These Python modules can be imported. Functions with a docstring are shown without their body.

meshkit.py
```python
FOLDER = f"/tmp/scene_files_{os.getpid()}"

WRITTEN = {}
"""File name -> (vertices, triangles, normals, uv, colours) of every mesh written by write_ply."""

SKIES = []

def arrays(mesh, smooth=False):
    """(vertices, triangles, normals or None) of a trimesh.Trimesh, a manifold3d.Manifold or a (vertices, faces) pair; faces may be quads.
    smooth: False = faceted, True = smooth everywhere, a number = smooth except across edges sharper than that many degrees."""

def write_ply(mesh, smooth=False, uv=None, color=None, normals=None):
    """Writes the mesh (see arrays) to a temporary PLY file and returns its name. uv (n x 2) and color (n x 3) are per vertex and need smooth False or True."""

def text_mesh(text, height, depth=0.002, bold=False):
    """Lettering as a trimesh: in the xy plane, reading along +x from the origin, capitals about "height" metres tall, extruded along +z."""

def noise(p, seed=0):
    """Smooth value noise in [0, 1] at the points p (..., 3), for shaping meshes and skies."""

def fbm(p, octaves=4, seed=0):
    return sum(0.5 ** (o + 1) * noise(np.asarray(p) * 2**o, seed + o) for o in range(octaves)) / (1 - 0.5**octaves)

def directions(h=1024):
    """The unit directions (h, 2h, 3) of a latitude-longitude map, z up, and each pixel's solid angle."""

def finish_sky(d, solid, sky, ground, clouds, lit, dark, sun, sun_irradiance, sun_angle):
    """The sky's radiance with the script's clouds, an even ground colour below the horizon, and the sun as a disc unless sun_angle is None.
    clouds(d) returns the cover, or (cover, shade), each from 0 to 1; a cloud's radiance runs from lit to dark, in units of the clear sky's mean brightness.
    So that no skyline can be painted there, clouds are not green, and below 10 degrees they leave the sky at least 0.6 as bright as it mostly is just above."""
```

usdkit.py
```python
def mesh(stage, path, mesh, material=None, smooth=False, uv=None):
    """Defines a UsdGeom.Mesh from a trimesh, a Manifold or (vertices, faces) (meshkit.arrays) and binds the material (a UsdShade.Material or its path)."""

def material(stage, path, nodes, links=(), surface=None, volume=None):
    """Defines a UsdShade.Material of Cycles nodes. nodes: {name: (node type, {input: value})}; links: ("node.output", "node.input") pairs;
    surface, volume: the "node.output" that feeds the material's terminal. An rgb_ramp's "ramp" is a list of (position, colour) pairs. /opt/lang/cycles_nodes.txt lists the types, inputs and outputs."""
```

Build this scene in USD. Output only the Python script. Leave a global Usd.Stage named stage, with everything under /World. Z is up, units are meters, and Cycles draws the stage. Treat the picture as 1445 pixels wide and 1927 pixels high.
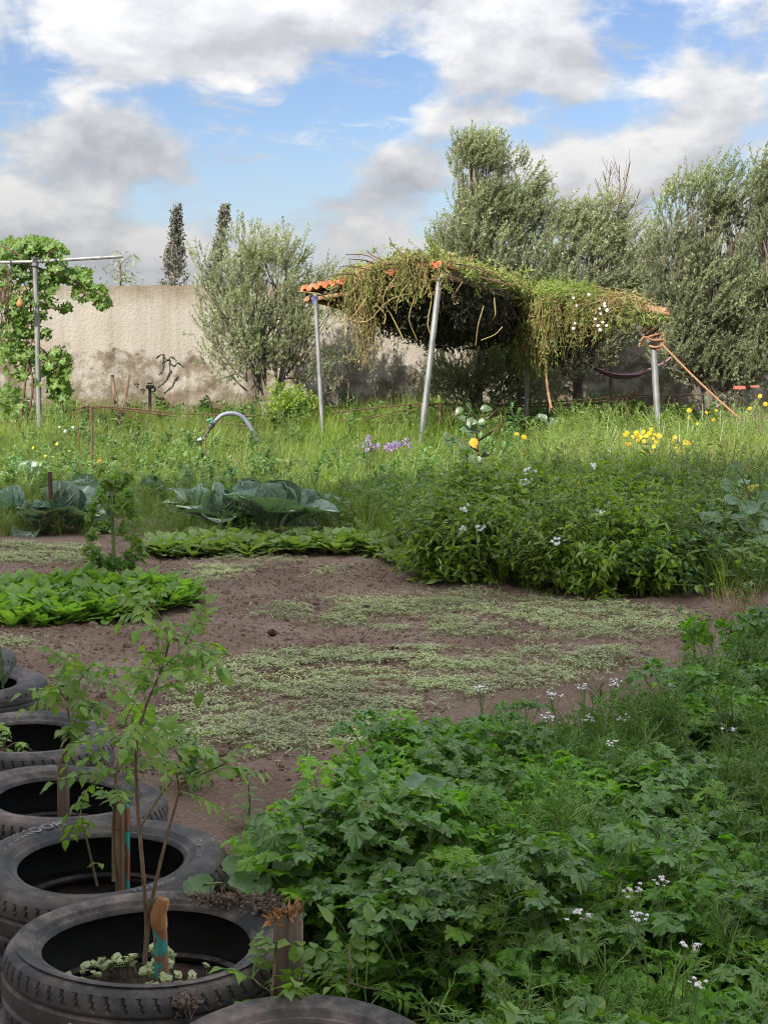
import math, random
import numpy as np, trimesh
import usdkit, meshkit
from pxr import Usd, UsdGeom, UsdLux, UsdShade, Gf, Sdf, Vt

stage = Usd.Stage.CreateInMemory()
UsdGeom.SetStageUpAxis(stage, UsdGeom.Tokens.z)
UsdGeom.SetStageMetersPerUnit(stage, 1.0)
UsdGeom.Xform.Define(stage, '/World')
UsdGeom.Scope.Define(stage, '/World/Looks')

# ------------------------------------------------------------------ camera
W, H, F = 1445.0, 1927.0, 2780.0            # photograph's pixels and its focal length in them
EYE, HORIZON = 1.6, 668.0
PITCH = math.atan((H / 2 - HORIZON) / F)
cam = UsdGeom.Camera.Define(stage, '/World/camera')
cam.CreateHorizontalApertureAttr(36.0)
cam.CreateVerticalApertureAttr(36.0 * H / W)
cam.CreateFocalLengthAttr(36.0 * F / W)
cam.CreateClippingRangeAttr(Gf.Vec2f(0.05, 5000))
cam.AddTranslateOp().Set(Gf.Vec3d(0, 0, EYE))
cam.AddRotateXOp().Set(90 - math.degrees(PITCH))
cam.CreateExposureAttr(1.92)

# ------------------------------------------------------------------ sun and sky
SUN_EL = math.radians(33.0)
SUN_AZ = np.array([-0.55, -0.835]); SUN_AZ /= np.linalg.norm(SUN_AZ)
sun = UsdLux.DistantLight.Define(stage, '/World/sun')
sun.CreateIntensityAttr(0.62); sun.CreateNormalizeAttr(True); sun.CreateAngleAttr(0.5)
sun.CreateColorAttr(Gf.Vec3f(1.0, 0.93, 0.80))
sun.AddRotateZOp().Set(math.degrees(math.atan2(SUN_AZ[0], -SUN_AZ[1])))
sun.AddRotateXOp().Set(90 - math.degrees(SUN_EL))
SKY_STRENGTH = 0.15


def pix_dir(px, py):
    a, b = (px - W / 2) / F, -(py - H / 2) / F
    c, s = math.cos(PITCH), math.sin(PITCH)
    d = np.array([a, c + b * s, -s + b * c])
    return d / np.linalg.norm(d)


def sky_material():
    N = {'sky': ('sky_texture', {'sky_type': 'single_scattering', 'sun_disc': False, 'sun_elevation': SUN_EL,
                                 'sun_rotation': math.atan2(SUN_AZ[0], SUN_AZ[1]), 'altitude': 100.0, 'air_density': 1.0,
                                 'aerosol_density': 0.6, 'ozone_density': 2.0}),
         'tc': ('texture_coordinate', {}),
         'st': ('mapping', {'scale': (1.0, 1.0, 1.75)}),
         'up': ('vector_math', {'math_type': 'add', 'vector2': (-0.008, 0.0, 0.034)}),
         'n1': ('noise_texture', {'scale': 11.0, 'detail': 10.0, 'roughness': 0.56, 'distortion': 0.12}),
         'n2': ('noise_texture', {'scale': 11.0, 'detail': 6.0, 'roughness': 0.54, 'distortion': 0.12}),
         'off': ('vector_math', {'math_type': 'add', 'vector2': (3.1, 0.7, 1.9)}),
         'xyz': ('separate_xyz', {})}
    L = [('tc.generated', 'st.vector'), ('tc.generated', 'xyz.vector'), ('st.vector', 'off.vector1'), ('off.vector', 'n1.vector'),
         ('off.vector', 'up.vector1'), ('up.vector', 'n2.vector')]
    # large cloud banks and gaps, in directions on the sky
    blobs = [(300, 30, 400, .12), (850, 40, 330, .11), (520, 60, 160, .06), (600, 190, 90, .05), (110, 265, 170, .10), (300, 290, 140, .08), (120, 430, 220, .07),
             (330, 490, 250, .06), (745, 345, 110, .17), (700, 410, 180, .08), (860, 215, 120, .10), (1080, 130, 120, .14), (1340, 165, 130, .17), (1400, 240, 100, .08),
             (1170, 310, 140, .14), (610, 315, 60, .06), (660, 255, 50, .05), (900, 440, 200, .06), (1320, 330, 130, .08),
             (100, 165, 150, -.22), (370, 205, 150, -.26), (560, 245, 140, -.26), (500, 320, 120, -.26), (720, 160, 120, -.24), (1150, 20, 120, -.14),
             (740, 235, 60, -.16), (1000, 375, 60, -.18), (1010, 185, 50, -.15), (1270, 370, 50, -.12), (430, 370, 90, -.10), (250, 170, 90, -.12), (640, 340, 50, -.10)]
    last = 'n1.fac'
    for i, (px, py, r, amp) in enumerate(blobs):
        d = pix_dir(px, py) * np.array([1, 1, 1.75])
        N[f'd{i}'] = ('vector_math', {'math_type': 'distance', 'vector2': tuple(d)})
        N[f'r{i}'] = ('map_range', {'range_type': 'smoothstep', 'from_min': 0.0, 'from_max': r / F * 1.45, 'to_min': amp, 'to_max': 0.0, 'clamp': True})
        N[f'a{i}'] = ('math', {'math_type': 'add'})
        L += [('st.vector', f'd{i}.vector1'), (f'd{i}.value', f'r{i}.value'), (f'r{i}.result', f'a{i}.value1'), (last, f'a{i}.value2')]
        last = f'a{i}.value'
    N['cov'] = ('map_range', {'range_type': 'smoothstep', 'from_min': 0.40, 'from_max': 0.575, 'to_min': 0.0, 'to_max': 1.0, 'clamp': True})
    N['veil'] = ('map_range', {'range_type': 'smoothstep', 'from_min': 0.0, 'from_max': 0.17, 'to_min': 0.85, 'to_max': 0.14, 'clamp': True})
    N['vm'] = ('mix', {'color2': AIR})
    N['dif'] = ('math', {'math_type': 'subtract'})
    N['lit'] = ('map_range', {'range_type': 'linear', 'from_min': -0.15, 'from_max': 0.13, 'to_min': 0.0, 'to_max': 1.0, 'clamp': True})
    N['thick'] = ('map_range', {'range_type': 'linear', 'from_min': 0.58, 'from_max': 0.85, 'to_min': 0.0, 'to_max': 0.2, 'clamp': True})
    N['lit2'] = ('math', {'math_type': 'subtract', 'use_clamp': True})
    N['col'] = ('rgb_ramp', {'ramp': [(0.0, CLOUD_DARK), (0.5, CLOUD_MID), (1.0, CLOUD_LIT)]})
    N['n3'] = ('noise_texture', {'scale': 24.0, 'detail': 8.0, 'roughness': 0.6, 'distortion': 0.4})
    N['st3'] = ('mapping', {'scale': (1.0, 1.0, 3.4)})
    N['w3'] = ('map_range', {'range_type': 'smoothstep', 'from_min': 0.50, 'from_max': 0.74, 'to_min': 0.0, 'to_max': 0.75, 'clamp': True})
    N['cmax'] = ('math', {'math_type': 'maximum'})
    L += [('tc.generated', 'st3.vector'), ('st3.vector', 'n3.vector'), ('n3.fac', 'w3.value'), ('w3.result', 'cmax.value1'), ('cov.result', 'cmax.value2')]
    N['zen'] = ('math', {'math_type': 'multiply_add', 'value2': 2.8, 'value3': 0.50})      # cloud brightness steepened towards the zenith, to fill the shade below
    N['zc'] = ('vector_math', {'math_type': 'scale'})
    N['mix'] = ('mix', {'mix_type': 'mix'})
    N['hs'] = ('hsv', {'hue': 0.515, 'saturation': 1.2, 'value': SKY_VALUE})
    N['bg'] = ('background_shader', {'strength': SKY_STRENGTH})
    L += [(last, 'cov.value'), ('xyz.z', 'veil.value'), ('veil.result', 'vm.fac'), ('hs.color', 'vm.color1'), ('n1.fac', 'dif.value1'), ('n2.fac', 'dif.value2'),
          ('dif.value', 'lit.value'), (last, 'thick.value'), ('lit.result', 'lit2.value1'), ('thick.result', 'lit2.value2'), ('lit2.value', 'col.fac'),
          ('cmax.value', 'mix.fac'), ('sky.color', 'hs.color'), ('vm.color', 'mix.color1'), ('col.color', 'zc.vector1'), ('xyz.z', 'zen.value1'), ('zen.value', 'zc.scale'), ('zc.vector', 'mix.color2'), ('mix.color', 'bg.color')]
    return usdkit.material(stage, '/World/Looks/sky', N, L, surface='bg.background')


CLOUD_LIT, CLOUD_MID, CLOUD_DARK, SKY_VALUE, AIR = (1.80, 1.79, 1.78), (1.34, 1.38, 1.45), (1.0, 1.04, 1.12), 0.245, (.94, 1.06, 1.24)
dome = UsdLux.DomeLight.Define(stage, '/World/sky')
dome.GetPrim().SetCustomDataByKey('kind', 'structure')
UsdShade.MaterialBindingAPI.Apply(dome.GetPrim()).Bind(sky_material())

# ------------------------------------------------------------------ helpers
rng = np.random.default_rng(7)


def R(a, b, n=None):
    return rng.uniform(a, b, n)


def unit(v):
    v = np.asarray(v, float)
    return v / np.maximum(np.linalg.norm(v, axis=-1, keepdims=True), 1e-9)


def smooth(a, b, x):
    t = np.clip((np.asarray(x, float) - a) / (b - a), 0, 1)
    return t * t * (3 - 2 * t)


def gz(x, y):
    """height of the ground: level garden, rising a little towards the wall"""
    x, y = np.asarray(x, float), np.asarray(y, float)
    n = meshkit.noise(np.stack([x * .7, y * .7, 0 * x], -1), 3) - .5
    return .32 * smooth(15, 27.5, y) + .05 * n * smooth(3, 6, y) + .04 * smooth(9, 10.5, y)


def P(px, py, Y):
    """the point in the depth plane y = Y that lies on the sight line of a pixel of the photograph"""
    d = pix_dir(px, py)
    return np.array([0, 0, EYE]) + d * (Y / d[1])


def G(px, py, z=None):
    d = pix_dir(px, py)
    zz = 0.0 if z is None else z
    for _ in range(1 if z is not None else 6):
        p = np.array([0, 0, EYE]) + d * ((zz - EYE) / d[2])
        if z is None:
            zz = float(gz(p[0], min(p[1], 40)))
    return p


def pix(p):
    """pixel of world points (n, 3)"""
    p = np.atleast_2d(p) - np.array([0, 0, EYE])
    c, s = math.cos(PITCH), math.sin(PITCH)
    dep, up = p[:, 1] * c - p[:, 2] * s, p[:, 1] * s + p[:, 2] * c
    return np.stack([W / 2 + F * p[:, 0] / dep, H / 2 - F * up / dep], 1)


def inside(poly, q):
    poly, n, c = np.asarray(poly, float), len(poly), np.zeros(len(q), bool)
    for i in range(n):
        (x0, y0), (x1, y1) = poly[i - 1], poly[i]
        hit = ((y0 > q[:, 1]) != (y1 > q[:, 1])) & (q[:, 0] < (x1 - x0) * (q[:, 1] - y0) / (y1 - y0 + 1e-12) + x0)
        c ^= hit
    return c


class B:
    def __init__(s):
        s.v, s.f, s.n = [], [], 0

    def add(s, m):
        v, f = m
        f = np.asarray(f, int)
        if f.shape[1] == 4:
            f = np.vstack([f[:, [0, 1, 2]], f[:, [0, 2, 3]]])
        s.v.append(np.asarray(v, float)); s.f.append(f + s.n); s.n += len(v)
        return s

    def get(s):
        return np.vstack(s.v), np.vstack(s.f)


def merge(*ms):
    b = B()
    for m in ms:
        b.add(m)
    return b.get()


def tm(m):
    return np.array(m.vertices), np.array(m.faces)


def tubes(paths, radii, sides=3, cap=False):
    """tubes along paths (n, K, 3) with radii (n, K)"""
    p = np.asarray(paths, float)
    if p.ndim == 2:
        p = p[None]
    n, K, _ = p.shape
    r = np.broadcast_to(np.asarray(radii, float), (n, K))
    t = unit(np.gradient(p, axis=1))
    ref = np.where(np.abs(t[..., 2:3]) > .9, [1., 0, 0], [0, 0, 1.])
    a = unit(np.cross(t, ref)); b = np.cross(t, a)
    ang = np.arange(sides) / sides * 2 * np.pi
    ring = p[:, :, None] + r[:, :, None, None] * (np.cos(ang)[:, None] * a[:, :, None] + np.sin(ang)[:, None] * b[:, :, None])
    v = ring.reshape(-1, 3)
    k, s = np.meshgrid(np.arange(K - 1), np.arange(sides), indexing='ij')
    s2 = (s + 1) % sides
    q = np.stack([k * sides + s, k * sides + s2, (k + 1) * sides + s2, (k + 1) * sides + s], -1).reshape(-1, 4)
    f = (q[None] + (np.arange(n) * K * sides)[:, None, None]).reshape(-1, 4)
    f = np.vstack([f[:, [0, 2, 1]], f[:, [0, 3, 2]]])
    if cap:
        extra, base = [], len(v)
        vv = [v]
        for i in range(n):
            for e, kk in ((0, 0), (1, K - 1)):
                vv.append(p[i, kk][None])
                c0 = i * K * sides + kk * sides
                for s_ in range(sides):
                    tri = [base, c0 + s_, c0 + (s_ + 1) % sides]
                    extra.append(tri if e == 0 else tri[::-1])
                base += 1
        v, f = np.vstack(vv), np.vstack([f, extra])
    return v, f


def spline(pts, n=12):
    """Catmull-Rom through the points"""
    p = np.asarray(pts, float)
    p = np.vstack([2 * p[0] - p[1], p, 2 * p[-1] - p[-2]])
    out, m = [], len(p) - 3
    for u in np.linspace(0, m - 1e-6, n):
        i = int(u); t = u - i
        a, b, c, d = p[i:i + 4]
        out.append(.5 * ((2 * b) + (-a + c) * t + (2 * a - 5 * b + 4 * c - d) * t * t + (-a + 3 * b - 3 * c + d) * t ** 3))
    return np.array(out)


def scat(tv, tf, O, Y, N, S):
    """copies of a template (base at the origin, along +y, facing +z) at O, pointing along Y, facing N, scaled S, as one mesh"""
    O, Y, N = np.asarray(O, float), unit(Y), np.asarray(N, float)
    n = len(O)
    S = np.broadcast_to(np.asarray(S, float), (n,))
    x = unit(np.cross(Y, N)); z = np.cross(x, Y)
    v = O[:, None] + S[:, None, None] * (tv[None, :, 0:1] * x[:, None] + tv[None, :, 1:2] * Y[:, None] + tv[None, :, 2:3] * z[:, None])
    f = tf[None] + (np.arange(n) * len(tv))[:, None, None]
    return v.reshape(-1, 3), f.reshape(-1, 3)


def xf(m, loc=(0, 0, 0), rz=0., s=1., tilt=0., tilt_dir=0.):
    v, f = m
    v = np.asarray(v) * s
    if tilt:
        M = trimesh.transformations.rotation_matrix(tilt, [math.cos(tilt_dir), math.sin(tilt_dir), 0])[:3, :3]
        v = v @ M.T
    c, sn = math.cos(rz), math.sin(rz)
    v = v @ np.array([[c, sn, 0], [-sn, c, 0], [0, 0, 1]])
    return v + np.asarray(loc, float), f


def rdir(n, up=0.):
    d = rng.normal(size=(n, 3)); d = unit(d); d[:, 2] += up
    return unit(d)


# leaf templates: base at the origin, along +y, facing +z
def leaf(L=1., Wd=.4, n=4, p=.8, fold=.25, droop=.25, serr=0., wav=0.):
    t = np.linspace(0, 1, n + 1)
    w = Wd / 2 * np.sin(np.pi * t ** p) ** .8
    if serr:
        w = w * (1 + serr * (np.arange(n + 1) % 2) * 2 - serr)
    w[-1] = 0; w[0] = Wd * .02
    z = -droop * L * t ** 2
    wz = wav * np.sin(np.arange(n + 1) * 2.1)
    v = np.vstack([np.stack([-w, t * L, z + fold * w + wz], 1), np.stack([0 * t, t * L, z], 1), np.stack([w, t * L, z + fold * w - wz], 1)])
    m, f = n + 1, []
    for k in range(n):
        f += [[k, m + k, m + k + 1, k + 1], [m + k, 2 * m + k, 2 * m + k + 1, m + k + 1]]
    return B().add((v, f)).get()


def grid_leaf(L, Wd, prof, cup=.2, droop=.2, wav=.04, nu=6, nt=8, seed=0, frill=9., rnd=.16):
    """a broad leaf as a grid with a cupped blade and a wavy margin"""
    t = 1 - (1 - np.linspace(0, 1, nt + 1)) ** 1.5; u = np.linspace(-1, 1, nu + 1)      # rows close up towards the rounded tip
    T, U = np.meshgrid(t, u, indexing='ij')
    w = Wd / 2 * prof(T)
    z = -droop * L * T ** 2 + cup * Wd * U ** 2 * prof(T) + wav * L * np.abs(U) ** 1.5 * np.sin(frill * T + 2.5 * np.sign(U) + seed) * prof(T)
    y = T * L * (1 - rnd * U ** 2 * T)
    v = np.stack([U * w, y, z], -1).reshape(-1, 3)
    v[:, 2] += .02 * L * (meshkit.noise(v / L * 6 + seed * 7.3, seed) - .5)
    a, b = np.meshgrid(np.arange(nt), np.arange(nu), indexing='ij')
    i = (a * (nu + 1) + b).ravel()
    return B().add((v, np.stack([i, i + 1, i + nu + 2, i + nu + 1], 1))).get()


def fan_leaf(L=1., lobes=5, depth=.22, n=22, cup=.12, wav=.05, seed=0, notch=.35):
    """palmate leaf: two rings round its heart, notched at the stalk"""
    a = np.linspace(-np.pi + notch, np.pi - notch, n)
    r = .5 * (1 - depth * .5 + depth * np.cos(lobes * a)) * (1 + .10 * np.cos(a)) * (1 + .05 * np.cos(17 * a + seed))
    o = np.stack([r * np.sin(a), r * np.cos(a)], 1)
    zr = cup * (r / .5) ** 2 * .5 + wav * np.sin(3.7 * a + seed)
    zm = cup * .1 + wav * .3 * np.sin(3.7 * a + seed)
    v = np.vstack([[[0, 0, 0]], np.column_stack([o * .55, zm]), np.column_stack([o, zr])])
    f = []
    for i in range(n - 1):
        f += [[0, i + 2, i + 1], [i + 1, i + 2, n + i + 2], [i + 1, n + i + 2, n + i + 1]]
    v[:, 1] += .12
    return v * L, np.array(f)


HALF = np.array([(.05, .10), (.20, .30), (.38, .36), (.50, .33), (.53, .44), (.43, .50), (.52, .60), (.45, .70), (.33, .66), (.30, .73), (.36, .84), (.26, .93), (.15, .89), (.10, .97)])


def parsley_leaflet(seed):
    r = np.random.default_rng(seed)
    h = HALF * r.uniform(.88, 1.12, HALF.shape)
    o = np.vstack([[0, 0], h, [0, 1.0], h[::-1] * [-1, 1] * r.uniform(.92, 1.08)])
    z = -r.uniform(.05, .4) * o[:, 1] ** 2 + r.uniform(-.3, .35) * np.abs(o[:, 0]) + .08 * np.sin(o[:, 0] * 9 + seed) + r.uniform(-.03, .03, len(o))
    v = np.vstack([[[0, .55, .02]], np.column_stack([o, z])])
    n = len(o)
    f = [[0, 1 + (i + 1) % n, 1 + i] for i in range(n)]
    return v, np.array(f)


# ------------------------------------------------------------------ scene tree
_names = {}


def numbered(parent, name):
    k = (parent, name)
    _names[k] = _names.get(k, -1) + 1
    return name if _names[k] == 0 else f'{name}_{_names[k]:03d}'


def tag(prim, label=None, cat=None, group=None, kind=None):
    for k, v in (('label', label), ('category', cat), ('group', group), ('kind', kind)):
        if v:
            prim.SetCustomDataByKey(k, v)


def thing(name, label, cat, loc=(0, 0, 0), rz=0., group=None, kind=None, s=None):
    x = UsdGeom.Xform.Define(stage, '/World/' + numbered('/World', name))
    x.AddTranslateOp().Set(Gf.Vec3d(*map(float, loc)))
    if rz:
        x.AddRotateZOp().Set(math.degrees(rz))
    if s:
        x.AddScaleOp().Set(Gf.Vec3f(s, s, s) if np.ndim(s) == 0 else Gf.Vec3f(*s))
    tag(x.GetPrim(), label, cat, group, kind)
    LOC[str(x.GetPath())] = np.asarray(loc, float)
    return str(x.GetPath())


LOC = {}


def part(parent, name, m, mat, sm=False, label=None, kind=None, world=True):
    """a mesh of its own under its thing; world: vertices are given in world space"""
    path = parent + '/' + numbered(parent, name)
    if hasattr(m, 'vertices'):
        m = tm(m)
    top = '/'.join(parent.split('/')[:3])
    if world and top in LOC:
        m = (np.asarray(m[0]) - LOC[top], m[1])
    p = usdkit.mesh(stage, path, m, mat, smooth=sm)
    tag(p.GetPrim(), label, None, None, kind)
    return path


def solo(name, label, cat, m, mat, sm=False, group=None, kind=None):
    path = '/World/' + numbered('/World', name)
    p = usdkit.mesh(stage, path, m if not hasattr(m, 'vertices') else tm(m), mat, smooth=sm)
    tag(p.GetPrim(), label, cat, group, kind)
    return path


def copy(src, label, loc, rz=0., s=1., group=None, cat=None):
    base = src.rsplit('/', 1)[1].rstrip('0123456789').rstrip('_')
    x = UsdGeom.Xform.Define(stage, '/World/' + numbered('/World', base))
    x.GetPrim().GetReferences().AddInternalReference(src)
    x.ClearXformOpOrder()
    x.AddTranslateOp(opSuffix='at').Set(Gf.Vec3d(*map(float, loc)))
    x.AddRotateZOp(opSuffix='turn').Set(math.degrees(rz))
    x.AddScaleOp(opSuffix='size').Set(Gf.Vec3f(s, s, s) if np.ndim(s) == 0 else Gf.Vec3f(*s))
    x.GetPrim().SetInstanceable(True)
    tag(x.GetPrim(), label, cat, group)
    return str(x.GetPath())


def instancer(name, label, cat, protos, pos, rz, tilt, sc, idx, kind='stuff'):
    """uncountable growth: protos is a list of lists of (mesh, material)"""
    path = '/World/' + numbered('/World', name)
    pi = UsdGeom.PointInstancer.Define(stage, path)
    tag(pi.GetPrim(), label, cat, None, kind)
    targets = []
    for i, pr in enumerate(protos):
        x = UsdGeom.Xform.Define(stage, f'{path}/plant_{i:03d}' if i else f'{path}/plant')
        for j, (m, mat) in enumerate(pr):
            usdkit.mesh(stage, f'{x.GetPath()}/blade_{j:03d}', m, mat)
        targets.append(x.GetPath())
    pi.CreatePrototypesRel().SetTargets(targets)
    n = len(pos)
    td = R(0, 2 * np.pi, n)
    rz, tilt = np.broadcast_to(rz, (n,)), np.broadcast_to(tilt, (n,))
    sc = np.broadcast_to(np.asarray(sc, float).reshape(len(sc), -1) if np.ndim(sc) else sc, (n, 3))
    quats = []
    for a, t, b in zip(rz, tilt, td):
        q = Gf.Rotation(Gf.Vec3d(0, 0, 1), math.degrees(a)) * Gf.Rotation(Gf.Vec3d(math.cos(b), math.sin(b), 0), math.degrees(t))
        q = q.GetQuat()
        quats.append(Gf.Quath(float(q.GetReal()), *[float(x) for x in q.GetImaginary()]))
    pi.CreatePositionsAttr(Vt.Vec3fArray.FromNumpy(np.asarray(pos, np.float32)))
    pi.CreateOrientationsAttr(Vt.QuathArray(quats))
    pi.CreateScalesAttr(Vt.Vec3fArray.FromNumpy(np.ascontiguousarray(sc, np.float32)))
    pi.CreateProtoIndicesAttr(Vt.IntArray.FromNumpy(np.asarray(idx, np.int32)))
    return path


# ------------------------------------------------------------------ materials
def mat_leaf(name, cols, trans=.35, rough=.42, spec=.45, tint=(1.35, 1.5, .55), scale=1.35, bump=0.):
    cols = [tuple(min(.9, x * scale) for x in c) for c in cols] if max(map(max, cols)) < .4 else cols
    N = {'geo': ('geometry', {}), 'obj': ('object_info', {}), 'add': ('math', {'math_type': 'add'}), 'lv': ('noise_texture', {'scale': 23., 'detail': 0.}), 'la': ('math', {'math_type': 'multiply_add', 'value2': 1.6}), 'fr': ('math', {'math_type': 'fraction'}),
         'ramp': ('rgb_ramp', {'ramp': [(i / (len(cols) - 1), c) for i, c in enumerate(cols)]}),
         'ns': ('noise_texture', {'scale': 1.3, 'detail': 2.0}), 'nr': ('map_range', {'from_min': .3, 'from_max': .7, 'to_min': .72, 'to_max': 1.3, 'clamp': True}),
         'hs': ('hsv', {}), 'p': ('principled_bsdf', {'roughness': rough, 'specular_ior_level': spec}),
         'tm': ('mix', {'mix_type': 'multiply', 'fac': 1.0, 'color2': tint}), 't': ('translucent_bsdf', {}), 'm': ('mix_closure', {'fac': trans})}
    L = [('geo.random_per_island', 'add.value1'), ('obj.random', 'add.value2'), ('geo.position', 'lv.vector'), ('lv.fac', 'la.value1'), ('add.value', 'la.value3'), ('la.value', 'fr.value1'), ('fr.value', 'ramp.fac'), ('geo.position', 'ns.vector'),
         ('ns.fac', 'nr.value'), ('nr.result', 'hs.value'), ('ramp.color', 'hs.color'), ('hs.color', 'p.base_color'), ('hs.color', 'tm.color1'), ('tm.color', 't.color'),
         ('p.BSDF', 'm.closure1'), ('t.BSDF', 'm.closure2')]
    if bump:
        N['nb'] = ('noise_texture', {'scale': 70., 'detail': 3.}); N['nv'] = ('voronoi_texture', {'scale': 75., 'feature': 'f1'}); N['mb'] = ('mix', {'fac': .5}); N['b'] = ('bump', {'strength': bump, 'distance': .006})
        N['ft'] = ('noise_texture', {'scale': 26., 'detail': 3.}); N['fr2'] = ('map_range', {'from_min': .3, 'from_max': .7, 'to_min': .78, 'to_max': 1.22, 'clamp': True}); N['mv'] = ('math', {'math_type': 'multiply'})
        L += [('geo.position', 'nb.vector'), ('geo.position', 'nv.vector'), ('nb.fac', 'mb.color1'), ('nv.distance', 'mb.color2'), ('mb.color', 'b.height'), ('b.normal', 'p.normal'), ('geo.position', 'ft.vector'), ('ft.fac', 'fr2.value'), ('nr.result', 'mv.value1'), ('fr2.result', 'mv.value2')]
        L = [l for l in L if l != ('nr.result', 'hs.value')] + [('mv.value', 'hs.value')]
    return usdkit.material(stage, '/World/Looks/' + name, N, L, surface='m.closure')


def mat_noise(name, stops, scale=8., detail=6., rough=.8, bump=.3, bscale=None, dist=.02, spec=.3, metallic=0., coord='geo.position', stretch=(1, 1, 1), rramp=None, lo=.3, hi=.7):
    N = {'geo': ('geometry', {}), 'tc': ('texture_coordinate', {}), 'map': ('mapping', {'scale': stretch}), 'ns': ('noise_texture', {'scale': scale, 'detail': detail, 'roughness': .62}),
         'mr': ('map_range', {'from_min': lo, 'from_max': hi, 'to_min': 0., 'to_max': 1., 'clamp': True}),
         'ramp': ('rgb_ramp', {'ramp': stops}), 'nb': ('noise_texture', {'scale': bscale or scale * 5, 'detail': 5.0, 'roughness': .65}),
         'b': ('bump', {'strength': bump, 'distance': dist}), 'p': ('principled_bsdf', {'roughness': rough, 'specular_ior_level': spec, 'metallic': metallic})}
    L = [(coord, 'map.vector'), ('map.vector', 'ns.vector'), ('ns.fac', 'mr.value'), ('mr.result', 'ramp.fac'), ('ramp.color', 'p.base_color'), ('map.vector', 'nb.vector'), ('nb.fac', 'b.height'), ('b.normal', 'p.normal')]
    return usdkit.material(stage, '/World/Looks/' + name, N, L, surface='p.BSDF')


M = {}
M['parsley'] = mat_leaf('parsley', [(.055, .125, .010), (.07, .17, .012), (.09, .205, .012), (.05, .125, .014), (.08, .19, .011)], trans=.40, rough=.38, spec=.4, bump=.35)
M['parsley_light'] = mat_leaf('young_parsley', [(.10, .215, .013), (.125, .25, .015), (.14, .255, .02), (.09, .20, .013)], trans=.45, rough=.4, spec=.5, bump=.3)
M['parsley_grey'] = mat_leaf('dull_parsley', [(.065, .13, .03), (.075, .155, .032), (.06, .125, .02), (.10, .17, .02)], trans=.3, rough=.36, spec=.55, bump=.35)
M['feather'] = mat_leaf('feathery_leaf', [(.085, .165, .025), (.115, .20, .03), (.15, .22, .05)], trans=.35)
M['broad'] = mat_leaf('broad_leaf', [(.055, .115, .04), (.075, .14, .05), (.07, .14, .03)], trans=.3, rough=.4, bump=.6)
M['weed'] = mat_leaf('weed_leaf', [(.07, .12, .026), (.10, .155, .035), (.09, .135, .045), (.13, .17, .04)], trans=.36)
M['grass'] = mat_leaf('grass_blade', [(.085, .155, .018), (.12, .19, .024), (.165, .215, .036), (.095, .17, .02)], trans=.42, rough=.45, tint=(1.5, 1.5, .5))
M['grass_dim'] = mat_leaf('weedy_blade', [(.065, .115, .022), (.09, .14, .026), (.125, .155, .04), (.16, .17, .065)], trans=.38, rough=.5)  # dimmer copy of the grass, with shade put into its colour
M['straw_grass'] = mat_leaf('straw_coloured_grass', [(.19, .20, .045), (.25, .23, .08), (.15, .185, .03), (.30, .26, .12)], trans=.4, rough=.5, tint=(1.3, 1.25, .6), scale=1.15)
M['dry'] = mat_leaf('dry_stalk', [(.36, .28, .15), (.26, .19, .10), (.42, .34, .2), (.2, .13, .075)], trans=.15, rough=.7, spec=.2, tint=(1.1, 1.0, .8))
M['pinkdry'] = mat_leaf('pale_dry_stalk', [(.34, .26, .20), (.42, .33, .25), (.28, .21, .16)], trans=.15, rough=.7, spec=.2, tint=(1.1, 1., .8))
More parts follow.
